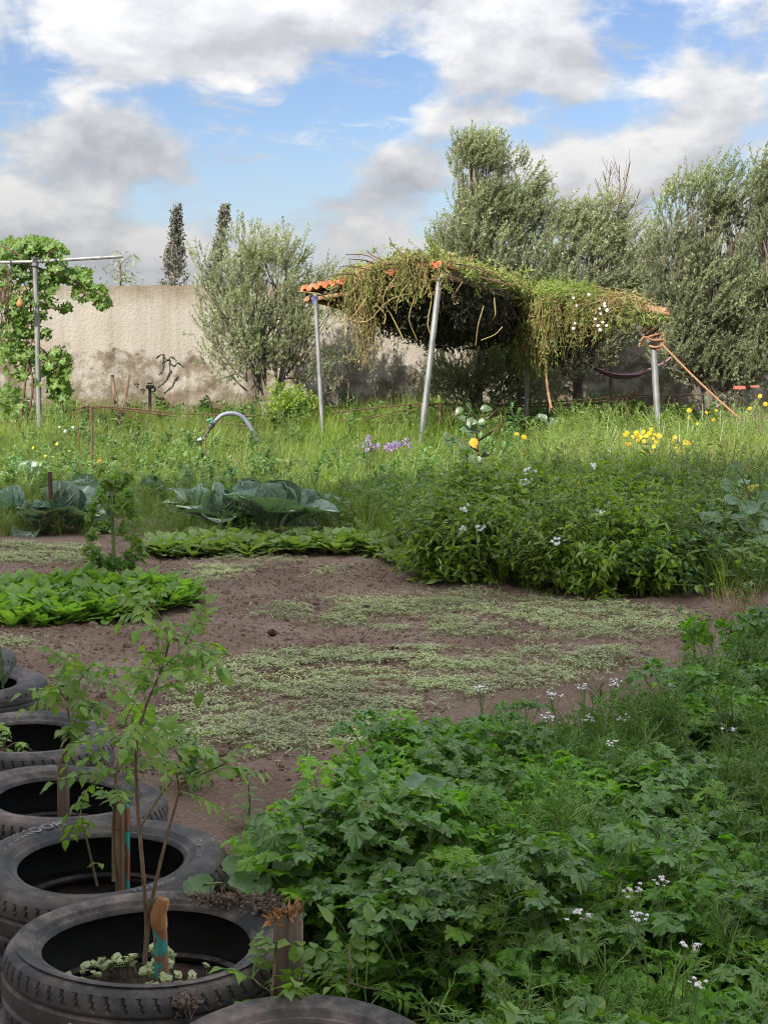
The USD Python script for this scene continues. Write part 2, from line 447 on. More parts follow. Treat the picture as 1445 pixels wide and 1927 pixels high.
M['lettuce'] = mat_leaf('lettuce_leaf', [(.11, .20, .03), (.14, .235, .04), (.12, .21, .035), (.085, .165, .03)], trans=.38, rough=.4)
M['lettuce2'] = mat_leaf('chard_leaf', [(.13, .19, .05), (.165, .22, .065), (.12, .18, .045)], trans=.35, rough=.45)
M['seedling'] = mat_leaf('seedling_leaf', [(.27, .30, .15), (.32, .35, .20), (.22, .26, .12)], trans=.25, rough=.5)
M['redseed'] = mat_leaf('red_seedling_leaf', [(.16, .075, .045), (.21, .14, .07), (.17, .17, .07)], trans=.2, rough=.5)
M['cabbage'] = mat_leaf('cabbage_leaf', [(.085, .14, .095), (.11, .17, .118), (.095, .155, .10), (.125, .185, .12)], trans=.12, rough=.42, spec=.5, bump=.5)
M['rib'] = mat_leaf('leaf_rib', [(.50, .58, .42), (.54, .62, .46)], trans=.05)
M['jasmine'] = mat_leaf('shrub_leaf', [(.085, .145, .018), (.115, .18, .022), (.155, .22, .03), (.095, .15, .026)], trans=.38, rough=.36, spec=.5)
M['olive'] = mat_leaf('olive_leaf', [(.125, .155, .080), (.17, .20, .11), (.225, .25, .155), (.105, .135, .07)], trans=.28, rough=.42, spec=.5, tint=(1.3, 1.35, .6))
M['olive2'] = mat_leaf('dusty_leaf', [(.105, .135, .068), (.14, .175, .09), (.18, .21, .12)], trans=.25, rough=.45, spec=.45, tint=(1.3, 1.35, .6))
M['lime'] = mat_leaf('lime_leaf', [(.16, .24, .03), (.2, .28, .04)], trans=.4)
M['vine'] = mat_leaf('vine_leaf', [(.075, .15, .028), (.11, .19, .035), (.15, .23, .05), (.06, .12, .025)], trans=.42, rough=.4, scale=.95)
M['sapling'] = mat_leaf('sapling_leaf', [(.09, .17, .03), (.12, .2, .035), (.15, .225, .045), (.075, .14, .025)], trans=.4, rough=.38)
M['darkleaf'] = mat_leaf('quince_leaf', [(.03, .055, .022), (.045, .075, .03), (.055, .085, .035)], trans=.22, rough=.38)
M['squash'] = mat_leaf('squash_leaf', [(.085, .145, .075), (.11, .17, .095)], trans=.2, rough=.5, bump=.6)
M['cypress'] = mat_leaf('cypress_leaf', [(.06, .065, .05), (.085, .08, .065), (.11, .11, .08)], trans=.1, rough=.7)
M['dead'] = mat_leaf('withered_vine', [(.20, .145, .07), (.15, .12, .05), (.28, .22, .10), (.11, .10, .04), (.22, .2, .08)], trans=.2, rough=.7, spec=.2, tint=(1.2, 1.1, .7))
M['deadgreen'] = mat_leaf('wilting_vine', [(.10, .15, .032), (.14, .19, .04), (.18, .19, .065), (.08, .125, .025)], trans=.3, rough=.6, tint=(1.3, 1.3, .6))
M['deaddark'] = mat_leaf('rotting_vine', [(.03, .03, .02), (.045, .042, .026), (.02, .022, .016)], trans=.06, rough=.8, spec=.15)  # near-black vine copy: the shade below the roof is in its colour
M['stem'] = mat_leaf('green_stem', [(.10, .14, .05), (.13, .16, .06)], trans=.1)
M['twig'] = mat_noise('twig_bark', [(0, (.09, .06, .035)), (1, (.2, .14, .08))], scale=60, bump=.3, bscale=200)
M['bark'] = mat_noise('olive_bark', [(0, (.07, .06, .05)), (.5, (.14, .12, .10)), (1, (.22, .2, .17))], scale=14, stretch=(1, 1, .3), bump=.6, bscale=60)
M['redtwig'] = mat_noise('reddish_twig', [(0, (.07, .035, .028)), (1, (.14, .075, .055))], scale=40, bump=.2)
M['galv'] = mat_noise('galvanised_steel', [(0, (.12, .095, .075)), (.22, (.13, .14, .145)), (.6, (.20, .205, .205)), (1, (.25, .25, .245))], scale=9, rough=.5, bump=.08, metallic=.35, stretch=(1, 1, .3))
M['galv_dark'] = mat_noise('dull_steel', [(0, (.12, .12, .11)), (1, (.24, .235, .22))], scale=9, rough=.6, bump=.1, metallic=.2)
M['rust'] = mat_noise('rusty_steel', [(0, (.05, .028, .02)), (.5, (.09, .048, .032)), (1, (.14, .08, .056))], scale=25, rough=.85, bump=.4, bscale=120)
M['rustpink'] = mat_noise('rusty_bar', [(0, (.20, .10, .07)), (.6, (.33, .19, .14)), (1, (.45, .30, .24))], scale=12, rough=.85, bump=.3)
M['tile'] = mat_noise('red_clay_tile', [(0, (.30, .055, .03)), (.45, (.52, .10, .045)), (.75, (.60, .17, .09)), (1, (.45, .22, .14))], scale=9, rough=.7, bump=.25)
M['log'] = mat_noise('brown_log', [(0, (.12, .065, .04)), (.5, (.26, .15, .09)), (1, (.36, .23, .15))], scale=8, stretch=(.3, 1, 1), rough=.85, bump=.5)
M['plank'] = mat_noise('dark_plank', [(0, (.035, .03, .025)), (1, (.09, .075, .06))], scale=8, rough=.85, bump=.4)
M['rope'] = mat_noise('orange_rope', [(0, (.22, .105, .06)), (1, (.36, .20, .115))], scale=60, rough=.9, bump=.5, bscale=150)
M['hammock'] = mat_noise('purple_cloth', [(0, (.10, .05, .075)), (.5, (.20, .11, .15)), (1, (.30, .18, .22))], scale=1.2, detail=0, stretch=(0, 14, 30), rough=.9, bump=.1, lo=.35, hi=.65)
M['hose'] = mat_noise('grey_hose', [(0, (.10, .12, .15)), (1, (.17, .19, .23))], scale=8, rough=.4, bump=.05, spec=.5)
M['blackhose'] = mat_noise('black_pipe', [(0, (.035, .033, .03)), (1, (.08, .075, .065))], scale=12, rough=.5, bump=.1)
M['greencap'] = mat_noise('green_fitting', [(0, (.03, .12, .08)), (1, (.07, .22, .15))], scale=20, rough=.5, bump=.05)
M['white'] = mat_leaf('white_petal', [(.75, .75, .74), (.82, .82, .80), (.7, .7, .72)], trans=.25, rough=.6, tint=(1, 1, 1))
M['pinkwhite'] = mat_leaf('pinkish_petal', [(.72, .62, .64), (.78, .72, .72)], trans=.25, rough=.6, tint=(1, 1, 1))
M['yellow'] = mat_leaf('yellow_petal', [(.80, .46, .01), (.86, .55, .015), (.78, .40, .01)], trans=.3, rough=.6, tint=(1.1, 1, .3))
M['lemon'] = mat_leaf('lemon_petal', [(.75, .68, .04), (.8, .72, .06)], trans=.3, rough=.6, tint=(1.1, 1, .3))
M['purple'] = mat_leaf('purple_petal', [(.42, .27, .58), (.52, .38, .66), (.36, .24, .55)], trans=.3, rough=.6, tint=(1, .9, 1.1))
M['orange'] = mat_leaf('orange_leaf', [(.72, .30, .03), (.78, .36, .04)], trans=.35, rough=.5, tint=(1.1, 1, .4))
M['gourd'] = mat_noise('gourd_skin', [(0, (.20, .10, .035)), (1, (.36, .2, .07))], scale=15, rough=.5, bump=.1)
M['compost'] = mat_noise('dark_compost', [(0, (.018, .013, .010)), (.6, (.05, .033, .024)), (1, (.10, .065, .045))], scale=40, rough=.95, bump=.8, bscale=160, dist=.01)
M['moss'] = mat_noise('brown_debris', [(0, (.09, .065, .05)), (.6, (.18, .13, .10)), (1, (.27, .2, .155))], scale=60, rough=.95, bump=.8, bscale=240, dist=.008)
M['stone'] = mat_noise('pale_stone', [(0, (.14, .10, .085)), (1, (.30, .24, .2))], scale=12, rough=.9)
M['redpaint'] = mat_noise('faded_red_paint', [(0, (.36, .08, .06)), (1, (.50, .18, .14))], scale=10, rough=.7, bump=.1)
M['render'] = mat_noise('cream_render', [(0, (.62, .60, .56)), (1, (.75, .73, .69))], scale=2, rough=.9, bump=.2)  # kept pale so the added block returns light to the shade
M['glass'] = mat_noise('dark_pane', [(0, (.03, .035, .04)), (1, (.05, .055, .06))], scale=1, rough=.1, bump=0., spec=.8)
M['wood'] = mat_noise('weathered_wood', [(0, (.045, .032, .024)), (.45, (.13, .095, .07)), (1, (.24, .185, .14))], scale=26, stretch=(1, 1, .07), rough=.9, bump=.7, bscale=60, dist=.006)
M['wood_brown'] = mat_noise('brown_wood', [(0, (.08, .045, .022)), (.5, (.17, .10, .055)), (1, (.25, .165, .10))], scale=30, stretch=(1, 1, .08), rough=.85, bump=.6, bscale=70, dist=.005)
M['wood_fresh'] = mat_noise('orange_wood', [(0, (.14, .055, .02)), (.5, (.27, .125, .045)), (1, (.40, .23, .10))], scale=30, stretch=(1, 1, .08), rough=.8, bump=.6, bscale=70, dist=.005)


def mat_paint(name, paint, wood):
    """flaking paint over wood"""
    N = {'geo': ('geometry', {}), 'map': ('mapping', {'scale': (1, 1, .55)}), 'ns': ('noise_texture', {'scale': 34., 'detail': 4., 'roughness': .6}),
         'mr': ('map_range', {'from_min': .49, 'from_max': .505, 'clamp': True}), 'g': ('mapping', {'scale': (1, 1, .07)}), 'nw': ('noise_texture', {'scale': 40., 'detail': 5.}),
         'wr': ('rgb_ramp', {'ramp': [(.3, wood[0]), (.7, wood[1])]}), 'np': ('noise_texture', {'scale': 60., 'detail': 4.}), 'pr': ('rgb_ramp', {'ramp': [(.3, tuple(.6 * c for c in paint)), (.65, paint)]}),
         'mx': ('mix', {}), 'b': ('bump', {'strength': .7, 'distance': .004}), 'p': ('principled_bsdf', {'roughness': .75, 'specular_ior_level': .3})}
    L = [('geo.position', 'map.vector'), ('map.vector', 'ns.vector'), ('ns.fac', 'mr.value'), ('geo.position', 'g.vector'), ('g.vector', 'nw.vector'), ('nw.fac', 'wr.fac'), ('geo.position', 'np.vector'), ('np.fac', 'pr.fac'),
         ('mr.result', 'mx.fac'), ('pr.color', 'mx.color1'), ('wr.color', 'mx.color2'), ('mx.color', 'p.base_color'), ('ns.fac', 'b.height'), ('b.normal', 'p.normal')]
    return usdkit.material(stage, '/World/Looks/' + name, N, L, surface='p.BSDF')


M['turquoise'] = mat_paint('flaking_turquoise', (.05, .30, .27), ((.12, .05, .03), (.28, .13, .07)))


def mat_rubber(name, dust):
    N = {'geo': ('geometry', {}), 'sx': ('separate_xyz', {}), 'up': ('map_range', {'from_min': .1, 'from_max': .95, 'to_min': .25, 'to_max': 1., 'clamp': True}),
         'n': ('noise_texture', {'scale': 9., 'detail': 9., 'roughness': .72}), 'nr': ('map_range', {'from_min': .44, 'from_max': .63, 'to_min': 0., 'to_max': dust, 'clamp': True}),
         'mul': ('math', {'math_type': 'multiply'}), 'n2': ('noise_texture', {'scale': 3., 'detail': 3.}), 'base': ('rgb_ramp', {'ramp': [(.3, (.014, .014, .014)), (.7, (.034, .033, .032))]}),
         'n3': ('noise_texture', {'scale': 30., 'detail': 4.}), 'dr': ('rgb_ramp', {'ramp': [(.3, (.13, .095, .075)), (.7, (.24, .19, .16))]}),
         'mx': ('mix', {}), 'nb': ('noise_texture', {'scale': 120., 'detail': 4.}), 'b': ('bump', {'strength': .25, 'distance': .003}),
         'p': ('principled_bsdf', {'roughness': .62, 'specular_ior_level': .4})}
    L = [('geo.position', 'n.vector'), ('geo.position', 'n2.vector'), ('geo.position', 'n3.vector'), ('geo.position', 'nb.vector'), ('geo.true_normal', 'sx.vector'), ('sx.z', 'up.value'), ('n.fac', 'nr.value'), ('nr.result', 'mul.value1'),
         ('up.result', 'mul.value2'), ('n2.fac', 'base.fac'), ('n3.fac', 'dr.fac'), ('mul.value', 'mx.fac'), ('base.color', 'mx.color1'), ('dr.color', 'mx.color2'), ('mx.color', 'p.base_color'),
         ('nb.fac', 'b.height'), ('b.normal', 'p.normal')]
    return usdkit.material(stage, '/World/Looks/' + name, N, L, surface='p.BSDF')


M['rubber'] = mat_rubber('tyre_rubber', .45)
M['rubber2'] = mat_rubber('dusty_tyre_rubber', .8)
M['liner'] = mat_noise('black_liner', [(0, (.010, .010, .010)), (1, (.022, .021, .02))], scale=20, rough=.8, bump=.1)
M['lettering'] = mat_noise('worn_lettering', [(0, (.11, .108, .105)), (1, (.24, .235, .23))], scale=40, rough=.7, bump=.1)


def mat_soil():
    N = {'geo': ('geometry', {}), 'n1': ('noise_texture', {'scale': 1.1, 'detail': 6., 'roughness': .6}), 'r1': ('rgb_ramp', {'ramp': [(.28, (.175, .118, .084)), (.5, (.265, .184, .136)), (.72, (.37, .28, .22))]}),
         'n2': ('noise_texture', {'scale': 55., 'detail': 7., 'roughness': .78}), 'r2': ('rgb_ramp', {'ramp': [(.32, (.38, .36, .35)), (.45, (.85, .85, .85)), (.58, (1.1, 1.1, 1.1)), (.70, (1.6, 1.55, 1.5))]}),
         'mx': ('mix', {'mix_type': 'multiply', 'fac': 1.0}),
         'v': ('voronoi_texture', {'scale': 160., 'feature': 'f1'}), 'vr': ('map_range', {'from_min': .05, 'from_max': .16, 'to_min': 1., 'to_max': 0., 'clamp': True}),
         'wn': ('noise_texture', {'scale': 17., 'detail': 2.}), 'wr': ('map_range', {'from_min': .5, 'from_max': .62, 'clamp': True}), 'vm': ('math', {'math_type': 'multiply'}), 'chip': ('mix', {'color2': (.36, .29, .24)}),
         'sep': ('separate_xyz', {}), 'ny': ('noise_texture', {'scale': .9, 'detail': 4.}), 'ya': ('math', {'math_type': 'multiply_add', 'value2': 5.0}),
         'far': ('map_range', {'from_min': 15.5, 'from_max': 18.5, 'to_min': 0., 'to_max': .75, 'clamp': True}), 'gc': ('mix', {'color2': (.075, .085, .03)}),
         'nb': ('noise_texture', {'scale': 38., 'detail': 8., 'roughness': .72}), 'b': ('bump', {'strength': 1., 'distance': .035}), 'p': ('principled_bsdf', {'roughness': .95, 'specular_ior_level': .15})}
    L = [('geo.position', 'n1.vector'), ('geo.position', 'n2.vector'), ('geo.position', 'v.vector'), ('geo.position', 'wn.vector'), ('geo.position', 'nb.vector'), ('n1.fac', 'r1.fac'), ('n2.fac', 'r2.fac'),
         ('r1.color', 'mx.color1'), ('r2.color', 'mx.color2'), ('v.distance', 'vr.value'), ('wn.fac', 'wr.value'), ('vr.result', 'vm.value1'), ('wr.result', 'vm.value2'), ('vm.value', 'chip.fac'), ('mx.color', 'chip.color1'),
         ('geo.position', 'sep.vector'), ('geo.position', 'ny.vector'), ('ny.fac', 'ya.value1'), ('sep.y', 'ya.value3'), ('ya.value', 'far.value'), ('far.result', 'gc.fac'), ('chip.color', 'gc.color1'), ('gc.color', 'p.base_color'),
         ('nb.fac', 'b.height'), ('b.normal', 'p.normal')]
    return usdkit.material(stage, '/World/Looks/soil', N, L, surface='p.BSDF')


def mat_plaster():
    """old lime plaster: grime below the top, ochre patches, flaked white and damp brown towards the foot"""
    N = {'geo': ('geometry', {}), 'sep': ('separate_xyz', {}), 'n1': ('noise_texture', {'scale': .9, 'detail': 5., 'roughness': .6}),
         'base': ('rgb_ramp', {'ramp': [(.3, (.275, .243, .208)), (.5, (.31, .282, .247)), (.7, (.315, .297, .272))]}),
         'nl': ('noise_texture', {'scale': 1.3, 'detail': 9., 'roughness': .68}), 'zl': ('math', {'math_type': 'multiply_add', 'value2': 1.9}),
         'damp': ('map_range', {'from_min': 2.42, 'from_max': 2.62, 'to_min': 1., 'to_max': 0., 'clamp': True}),
         'nd': ('noise_texture', {'scale': 2.6, 'detail': 8., 'roughness': .66}), 'dr': ('rgb_ramp', {'ramp': [(.34, (.10, .078, .055)), (.46, (.165, .138, .108)), (.53, (.25, .225, .195)), (.62, (.33, .308, .28))]}),
         'm1': ('mix', {}), 'nt': ('noise_texture', {'scale': 2.2, 'detail': 7., 'roughness': .65}), 'zt': ('math', {'math_type': 'multiply_add', 'value2': -1.0}),
         'top': ('map_range', {'from_min': 1.98, 'from_max': 2.42, 'to_min': 0., 'to_max': .8, 'clamp': True}), 'm2': ('mix', {'color2': (.16, .13, .09)}),
         'zf': ('math', {'math_type': 'multiply_add', 'value2': 1.2}), 'foot': ('map_range', {'from_min': 1.05, 'from_max': 1.55, 'to_min': .8, 'to_max': 0., 'clamp': True}), 'm4': ('mix', {'color2': (.115, .08, .045)}),
         'v': ('voronoi_texture', {'scale': 5.5}), 'vr': ('map_range', {'from_min': .05, 'from_max': .075, 'to_min': 1., 'to_max': 0., 'clamp': True}), 'm3': ('mix', {'color2': (.20, .115, .075)}), 'vk': ('math', {'math_type': 'multiply', 'value2': .8}),
         'sm': ('mapping', {'scale': (5., 1., .22)}), 'sn': ('noise_texture', {'scale': 1., 'detail': 6., 'roughness': .65}), 'sr': ('map_range', {'from_min': .42, 'from_max': .66, 'to_min': 1.03, 'to_max': .84, 'clamp': True}), 'sc': ('vector_math', {'math_type': 'scale'}),
         'nb': ('noise_texture', {'scale': 16., 'detail': 7., 'roughness': .7}), 'b': ('bump', {'strength': .7, 'distance': .04}), 'p': ('principled_bsdf', {'roughness': .92, 'specular_ior_level': .2})}
    L = [('geo.position', x + '.vector') for x in ('n1', 'nl', 'nd', 'nt', 'v', 'nb', 'sep')]
    L += [('n1.fac', 'base.fac'), ('nl.fac', 'zl.value1'), ('sep.z', 'zl.value3'), ('zl.value', 'damp.value'), ('nd.fac', 'dr.fac'), ('damp.result', 'm1.fac'), ('base.color', 'm1.color1'), ('dr.color', 'm1.color2'),
          ('nt.fac', 'zt.value1'), ('sep.z', 'zt.value3'), ('zt.value', 'top.value'), ('top.result', 'm2.fac'), ('m1.color', 'm2.color1'),
          ('nt.fac', 'zf.value1'), ('sep.z', 'zf.value3'), ('zf.value', 'foot.value'), ('foot.result', 'm4.fac'), ('m2.color', 'm4.color1'), ('v.distance', 'vr.value'), ('vr.result', 'vk.value1'), ('vk.value', 'm3.fac'), ('m4.color', 'm3.color1'), ('geo.position', 'sm.vector'), ('sm.vector', 'sn.vector'), ('sn.fac', 'sr.value'), ('m3.color', 'sc.vector1'), ('sr.result', 'sc.scale'), ('sc.vector', 'p.base_color'),
          ('nb.fac', 'b.height'), ('b.normal', 'p.normal')]
    return usdkit.material(stage, '/World/Looks/old_plaster', N, L, surface='p.BSDF')


M['soil'], M['plaster'] = mat_soil(), mat_plaster()

# ------------------------------------------------------------------ ground
xs = np.unique(np.concatenate([np.linspace(-400, -10, 14), np.arange(-10, -3.2, .25), np.arange(-3.2, 3.2, .03), np.arange(3.2, 10, .25), np.linspace(10, 400, 14)]))
ys = np.unique(np.concatenate([np.linspace(-60, 2, 20), np.arange(2, 12.5, .03), np.arange(12.5, 30, .25), np.linspace(30, 900, 30)]))
X, Y = np.meshgrid(xs, ys)
near = smooth(2, 3, Y) * (1 - smooth(11.5, 12.5, Y)) * (1 - smooth(2.9, 3.2, np.abs(X)))
q = np.stack([X, Y, 0 * X], -1)
Z = gz(X, np.minimum(Y, 40)) + near * (.05 * (meshkit.fbm(q * 3.1, 3, 5) - .5) + .04 * (meshkit.fbm(q * 12, 4, 9) - .5) + .018 * np.maximum(meshkit.noise(q * 33, 4) - .55, 0))
i = (np.arange(len(ys) - 1)[:, None] * len(xs) + np.arange(len(xs) - 1)).ravel()
solo('ground', None, None, (np.stack([X, Y, Z], -1).reshape(-1, 3), np.stack([i, i + 1, i + len(xs) + 1, i + len(xs)], 1)), M['soil'], sm=True, kind='structure')

# ------------------------------------------------------------------ garden wall
WY = 28.0
wx = np.arange(-16, 16.01, .16); wz = np.linspace(-.3, 1, 24)
WXg, T = np.meshgrid(wx, wz)
topz = 2.92 + .03 * (meshkit.fbm(np.stack([wx * 9, 0 * wx, 0 * wx], -1), 2, 6) - .5) * 2 + .035 * (meshkit.fbm(np.stack([wx * 1.6, 0 * wx, 0 * wx], -1), 3, 2) - .5) * 2 - .02 * np.abs(np.sin(wx * .21))
ZZ = np.where(T < 0, T, T * topz[None])
dep = .05 * (meshkit.fbm(np.stack([WXg * .8, ZZ * .8, 0 * ZZ], -1), 3, 8) - .5)
fr = np.stack([WXg, WY + dep, ZZ], -1); bk = np.stack([WXg, WY + .3 - dep * .3, ZZ], -1)
nr, nc = WXg.shape
i = (np.arange(nr - 1)[:, None] * nc + np.arange(nc - 1)).ravel()
quad = np.stack([i, i + 1, i + nc + 1, i + nc], 1)
cp = np.stack([(nr - 1) * nc + np.arange(nc - 1), (nr - 1) * nc + np.arange(1, nc), nr * nc + (nr - 1) * nc + np.arange(1, nc), nr * nc + (nr - 1) * nc + np.arange(nc - 1)], 1)
solo('garden_wall', 'long old plastered garden wall with damp stains along its foot', 'wall', (np.vstack([fr.reshape(-1, 3), bk.reshape(-1, 3)]), np.vstack([quad, quad[:, ::-1] + nr * nc, cp])), M['plaster'], sm=40)

# ------------------------------------------------------------------ added block, unseen behind the camera, sized to shade the garden
HB = 14.6
hs = thing('apartment_block', 'added tall white block out of view, shaped to shade the garden', 'building', (-9.5, -9, 0))
bxm = lambda e, c: tm(trimesh.creation.box(e, trimesh.transformations.translation_matrix(c)))
part(hs, 'wall', bxm((21, 12, HB - .4), (-9.5, -9, HB / 2 - .2)), M['render'])
part(hs, 'parapet', bxm((21.3, 12.3, .4), (-9.5, -9, HB - .2)), M['render'])
for fl in range(5):
    for k in range(6):
        c = (-9.5 - 8.25 + 3.3 * k, -2.97, 1.9 + 3.05 * fl)
        wnd = part(hs, 'window', bxm((1.3, .10, 1.4), c), M['render'])
        part(wnd, 'pane', bxm((1.14, .06, 1.24), (c[0], c[1] + .04, c[2])), M['glass'])

# ------------------------------------------------------------------ trees
OLEAF = (np.array([[0, 0, 0], [-.0095, .028, .003], [.0095, .028, .003], [0, .066, -.006]]), np.array([[0, 2, 1], [1, 2, 3]]))


def make_tree(name, label, cat, base, Yd, blobs, n_shoots, mat, wind=.25, up=.75, leafm=OLEAF, lsize=.84, shoot=(.2, .38), nleaf=40, trunk_r=.07, stems=1, group=None, spike=0., bark=None, deep=1.0, lean=None):
    """trunk and limbs with a crown of leafy shoots; blobs: (px, py, rx, ry, share) in the photograph's pixels at depth Yd"""
    bark = bark or M['bark']
    t = thing(name, label, cat, base, group=group)
    base = np.asarray(base, float)
    cs = [(P(px, py, Yd), rx / F * Yd, ry / F * Yd, w) for px, py, rx, ry, w in blobs]
    for s in range(stems):
        b0 = base + np.array([R(-.1, .1), R(-.1, .1), -.05]) * (1 if stems > 1 else 0)
        c, rx, rz, _ = cs[s % len(cs)]
        top = c + np.array([R(-.3, .3) * rx, R(-.3, .3) * rx, rz * R(.1, .6)])
        mid = (b0 + top) / 2 + np.array([R(-.15, .15), R(-.15, .15), 0])
        path = spline([b0, mid, top], 9)
        part(t, 'trunk', tubes(path, np.linspace(trunk_r, trunk_r * .25, 9), 7), bark, sm=True)
    O, D = [], []
    wsum = sum(c[3] for c in cs)
    limbs = []
    for c, rx, rz, w in cs:
        n = int(n_shoots * w / wsum)
        u = rdir(n); r = R(0, 1, n) ** .42
        o = c + u * r[:, None] * np.array([rx, rx * deep, rz])
        clump = meshkit.noise(o * 2.6, 11)
        keep = clump > R(.25, .62, n)
        o, u = o[keep], u[keep]
        d = unit(u * .55 + np.array([wind, 0, up]) + rng.normal(size=o.shape) * .28)
        O.append(o); D.append(d)
        for k in rng.choice(len(o), min(len(o), max(6, int(22 * w))), replace=False):
            st = base + (c - base) * R(.35, .95)
            limbs.append(np.array([st, st * .5 + o[k] * .5 + R(-.1, .1, 3), o[k]]))
    O, D = np.vstack(O), np.vstack(D)
    n = len(O)
    Ls = R(*shoot, n) * (1 + spike * (R(0, 1, n) > .85))
    K = 5
    tt = np.linspace(0, 1, K)
    paths = O[:, None] + D[:, None] * (Ls[:, None] * tt)[..., None] + (np.array([wind * .25, 0, .06]) * Ls[:, None, None]) * (tt ** 2)[None, :, None]
    part(t, 'limb', merge(tubes(np.array([spline(l, 6) for l in limbs]), np.linspace(trunk_r * .32, .006, 6), 4)), bark)
    part(t, 'twigs', tubes(paths[:, ::2], np.linspace(.0035, .0015, 3), 3), bark, kind='stuff')
    ks = R(.08, 1, (n, nleaf)); idx = ks * (K - 1); i0 = np.minimum(idx.astype(int), K - 2); fr = (idx - i0)[..., None]
    ar = np.arange(n)[:, None]
    at = paths[ar, i0] * (1 - fr) + paths[ar, i0 + 1] * fr
    ax = np.repeat(D[:, None], nleaf, 1)
    side = unit(np.cross(ax.reshape(-1, 3), rdir(n * nleaf)))
    yd = unit(side * R(.5, 1.1, (n * nleaf, 1)) + ax.reshape(-1, 3) * .75)
    nn = unit(np.cross(yd, np.cross(np.array([0, 0, 1.]) + rng.normal(size=yd.shape) * .5, yd)))
    part(t, 'crown', scat(leafm[0], leafm[1], at.reshape(-1, 3), yd, nn, R(.7, 1.25, n * nleaf) * lsize), mat)
    return t


gp = lambda x, y: (x, y, float(gz(x, y)))
make_tree('olive_tree', 'bushy grey-green olive tree in front of the wall, left of the pergola', 'tree', gp(*P(508, 770, 25.5)[:2]), 25.5,
          [(490, 590, 95, 110, 1.6), (440, 560, 70, 75, .7), (520, 490, 55, 55, .55), (470, 480, 50, 45, .4), (560, 640, 75, 90, .9), (440, 670, 60, 55, .5), (600, 590, 40, 70, .4), (385, 500, 22, 20, .07), (390, 615, 30, 35, .15), (600, 520, 22, 35, .1)],
          2500, M['olive'], wind=.12, trunk_r=.045, stems=5, spike=.45)
make_tree('tall_tree', 'tallest tree, a dense olive green column rising behind the pergola', 'tree', gp(*P(905, 760, 26.3)[:2]), 26.3,
          [(905, 345, 58, 70, 1.1), (895, 312, 48, 38, .5), (920, 400, 72, 65, 1.), (985, 360, 32, 55, .4), (900, 470, 95, 55, 1.), (850, 460, 45, 35, .35), (885, 285, 38, 20, .25), (905, 400, 50, 40, .5), (990, 430, 40, 50, .4), (920, 550, 100, 60, .9)],
          3900, M['olive'], wind=.35, trunk_r=.09, stems=2, spike=.4)
make_tree('windswept_tree', 'windswept olive tree between the tall tree and the big right-hand tree', 'tree', gp(*P(1090, 780, 25.8)[:2]), 25.8,
          [(1080, 520, 90, 90, 1.4), (1050, 430, 45, 50, .4), (1120, 440, 55, 55, .6), (1190, 500, 55, 75, .7), (1020, 540, 50, 70, .6), (1075, 640, 100, 65, .9), (1180, 590, 60, 50, .5), (1150, 410, 35, 30, .2)],
          3700, M['olive'], wind=.5, trunk_r=.08, stems=3, spike=.45)
make_tree('big_olive_tree', 'big leafy olive tree filling the right side, feathery tips against the sky', 'tree', gp(*P(1330, 800, 24.6)[:2]), 24.6,
          [(1330, 560, 110, 130, 1.9), (1290, 410, 60, 65, .6), (1340, 370, 55, 50, .45), (1390, 400, 55, 70, .6), (1270, 490, 60, 70, .7), (1390, 600, 70, 120, 1.1), (1290, 660, 70, 60, .7), (1260, 570, 50, 60, .5), (1370, 690, 90, 50, .8)],
          5200, M['olive'], wind=.4, trunk_r=.1, stems=3, spike=.45)
make_tree('edge_tree', 'olive tree cut off by the right edge, taller than its neighbour', 'tree', gp(*P(1475, 800, 24.0)[:2]), 24.0,
          [(1460, 500, 65, 120, 1.2), (1450, 380, 40, 60, .5), (1470, 640, 60, 110, 1.), (1425, 330, 14, 30, .06)], 2100, M['olive2'], wind=.35, trunk_r=.09, stems=2, spike=.45)
make_tree('round_bush', 'round dusty green bush in the shade under the pergola roof', 'bush', gp(*P(900, 780, 25.2)[:2]), 25.2,
          [(880, 700, 75, 60, 1.2), (960, 710, 60, 60, 1.), (840, 740, 40, 40, .4), (1020, 700, 60, 70, .9), (900, 650, 50, 40, .5)], 1500, M['olive'], wind=.05, up=.5, trunk_r=.03, stems=5)
make_tree('small_olive_shrub', 'small sprig of olive growing beside the front left pole', 'bush', gp(*P(640, 770, 25.5)[:2]), 25.5,
          [(640, 660, 28, 45, .5), (655, 625, 18, 25, .2), (630, 720, 25, 30, .3)], 90, M['olive'], wind=.2, trunk_r=.015, stems=2)
make_tree('lime_bush', 'bright yellow-green bush at the foot of the olive tree', 'bush', gp(*P(535, 790, 24.6)[:2]), 24.6,
          [(540, 755, 28, 28, .6), (570, 775, 30, 25, .5), (525, 780, 25, 22, .4)], 330, M['lime'], wind=0, up=.8, leafm=leaf(.07, .035, n=2), trunk_r=.012, stems=3, shoot=(.12, .22), nleaf=11)

# bare twig tree behind the right-hand trees
bt = thing('bare_tree', 'leafless twiggy tree top standing up behind the windswept olive', 'tree', gp(*P(1150, 760, 27.2)[:2]))
base = P(1150, 640, 27.2); tr = [spline([LOC[bt], base, P(1152, 470, 27.2)], 8)]
br = []
for px, py in ((1120, 335), (1135, 322), (1152, 345), (1165, 310), (1186, 303), (1178, 350), (1200, 370), (1110, 372), (1150, 312), (1170, 380), (1208, 400), (1130, 390)):
    e = P(px, py, 27.2 + R(-.4, .4)); s = P(1150 + R(-10, 12), R(430, 480), 27.2)
    br.append(spline([s, s * .45 + e * .55 + R(-.05, .05, 3), e], 8))
tw = []
for b in br:
    for k in range(7):
        i = rng.integers(2, 7); d = unit(b[-1] - b[0]) * .5 + rdir(1, .6)[0] * .6
        tw.append(np.array([b[i], b[i] + d * .14, b[i] + d * .3 + [0, 0, .05]]))
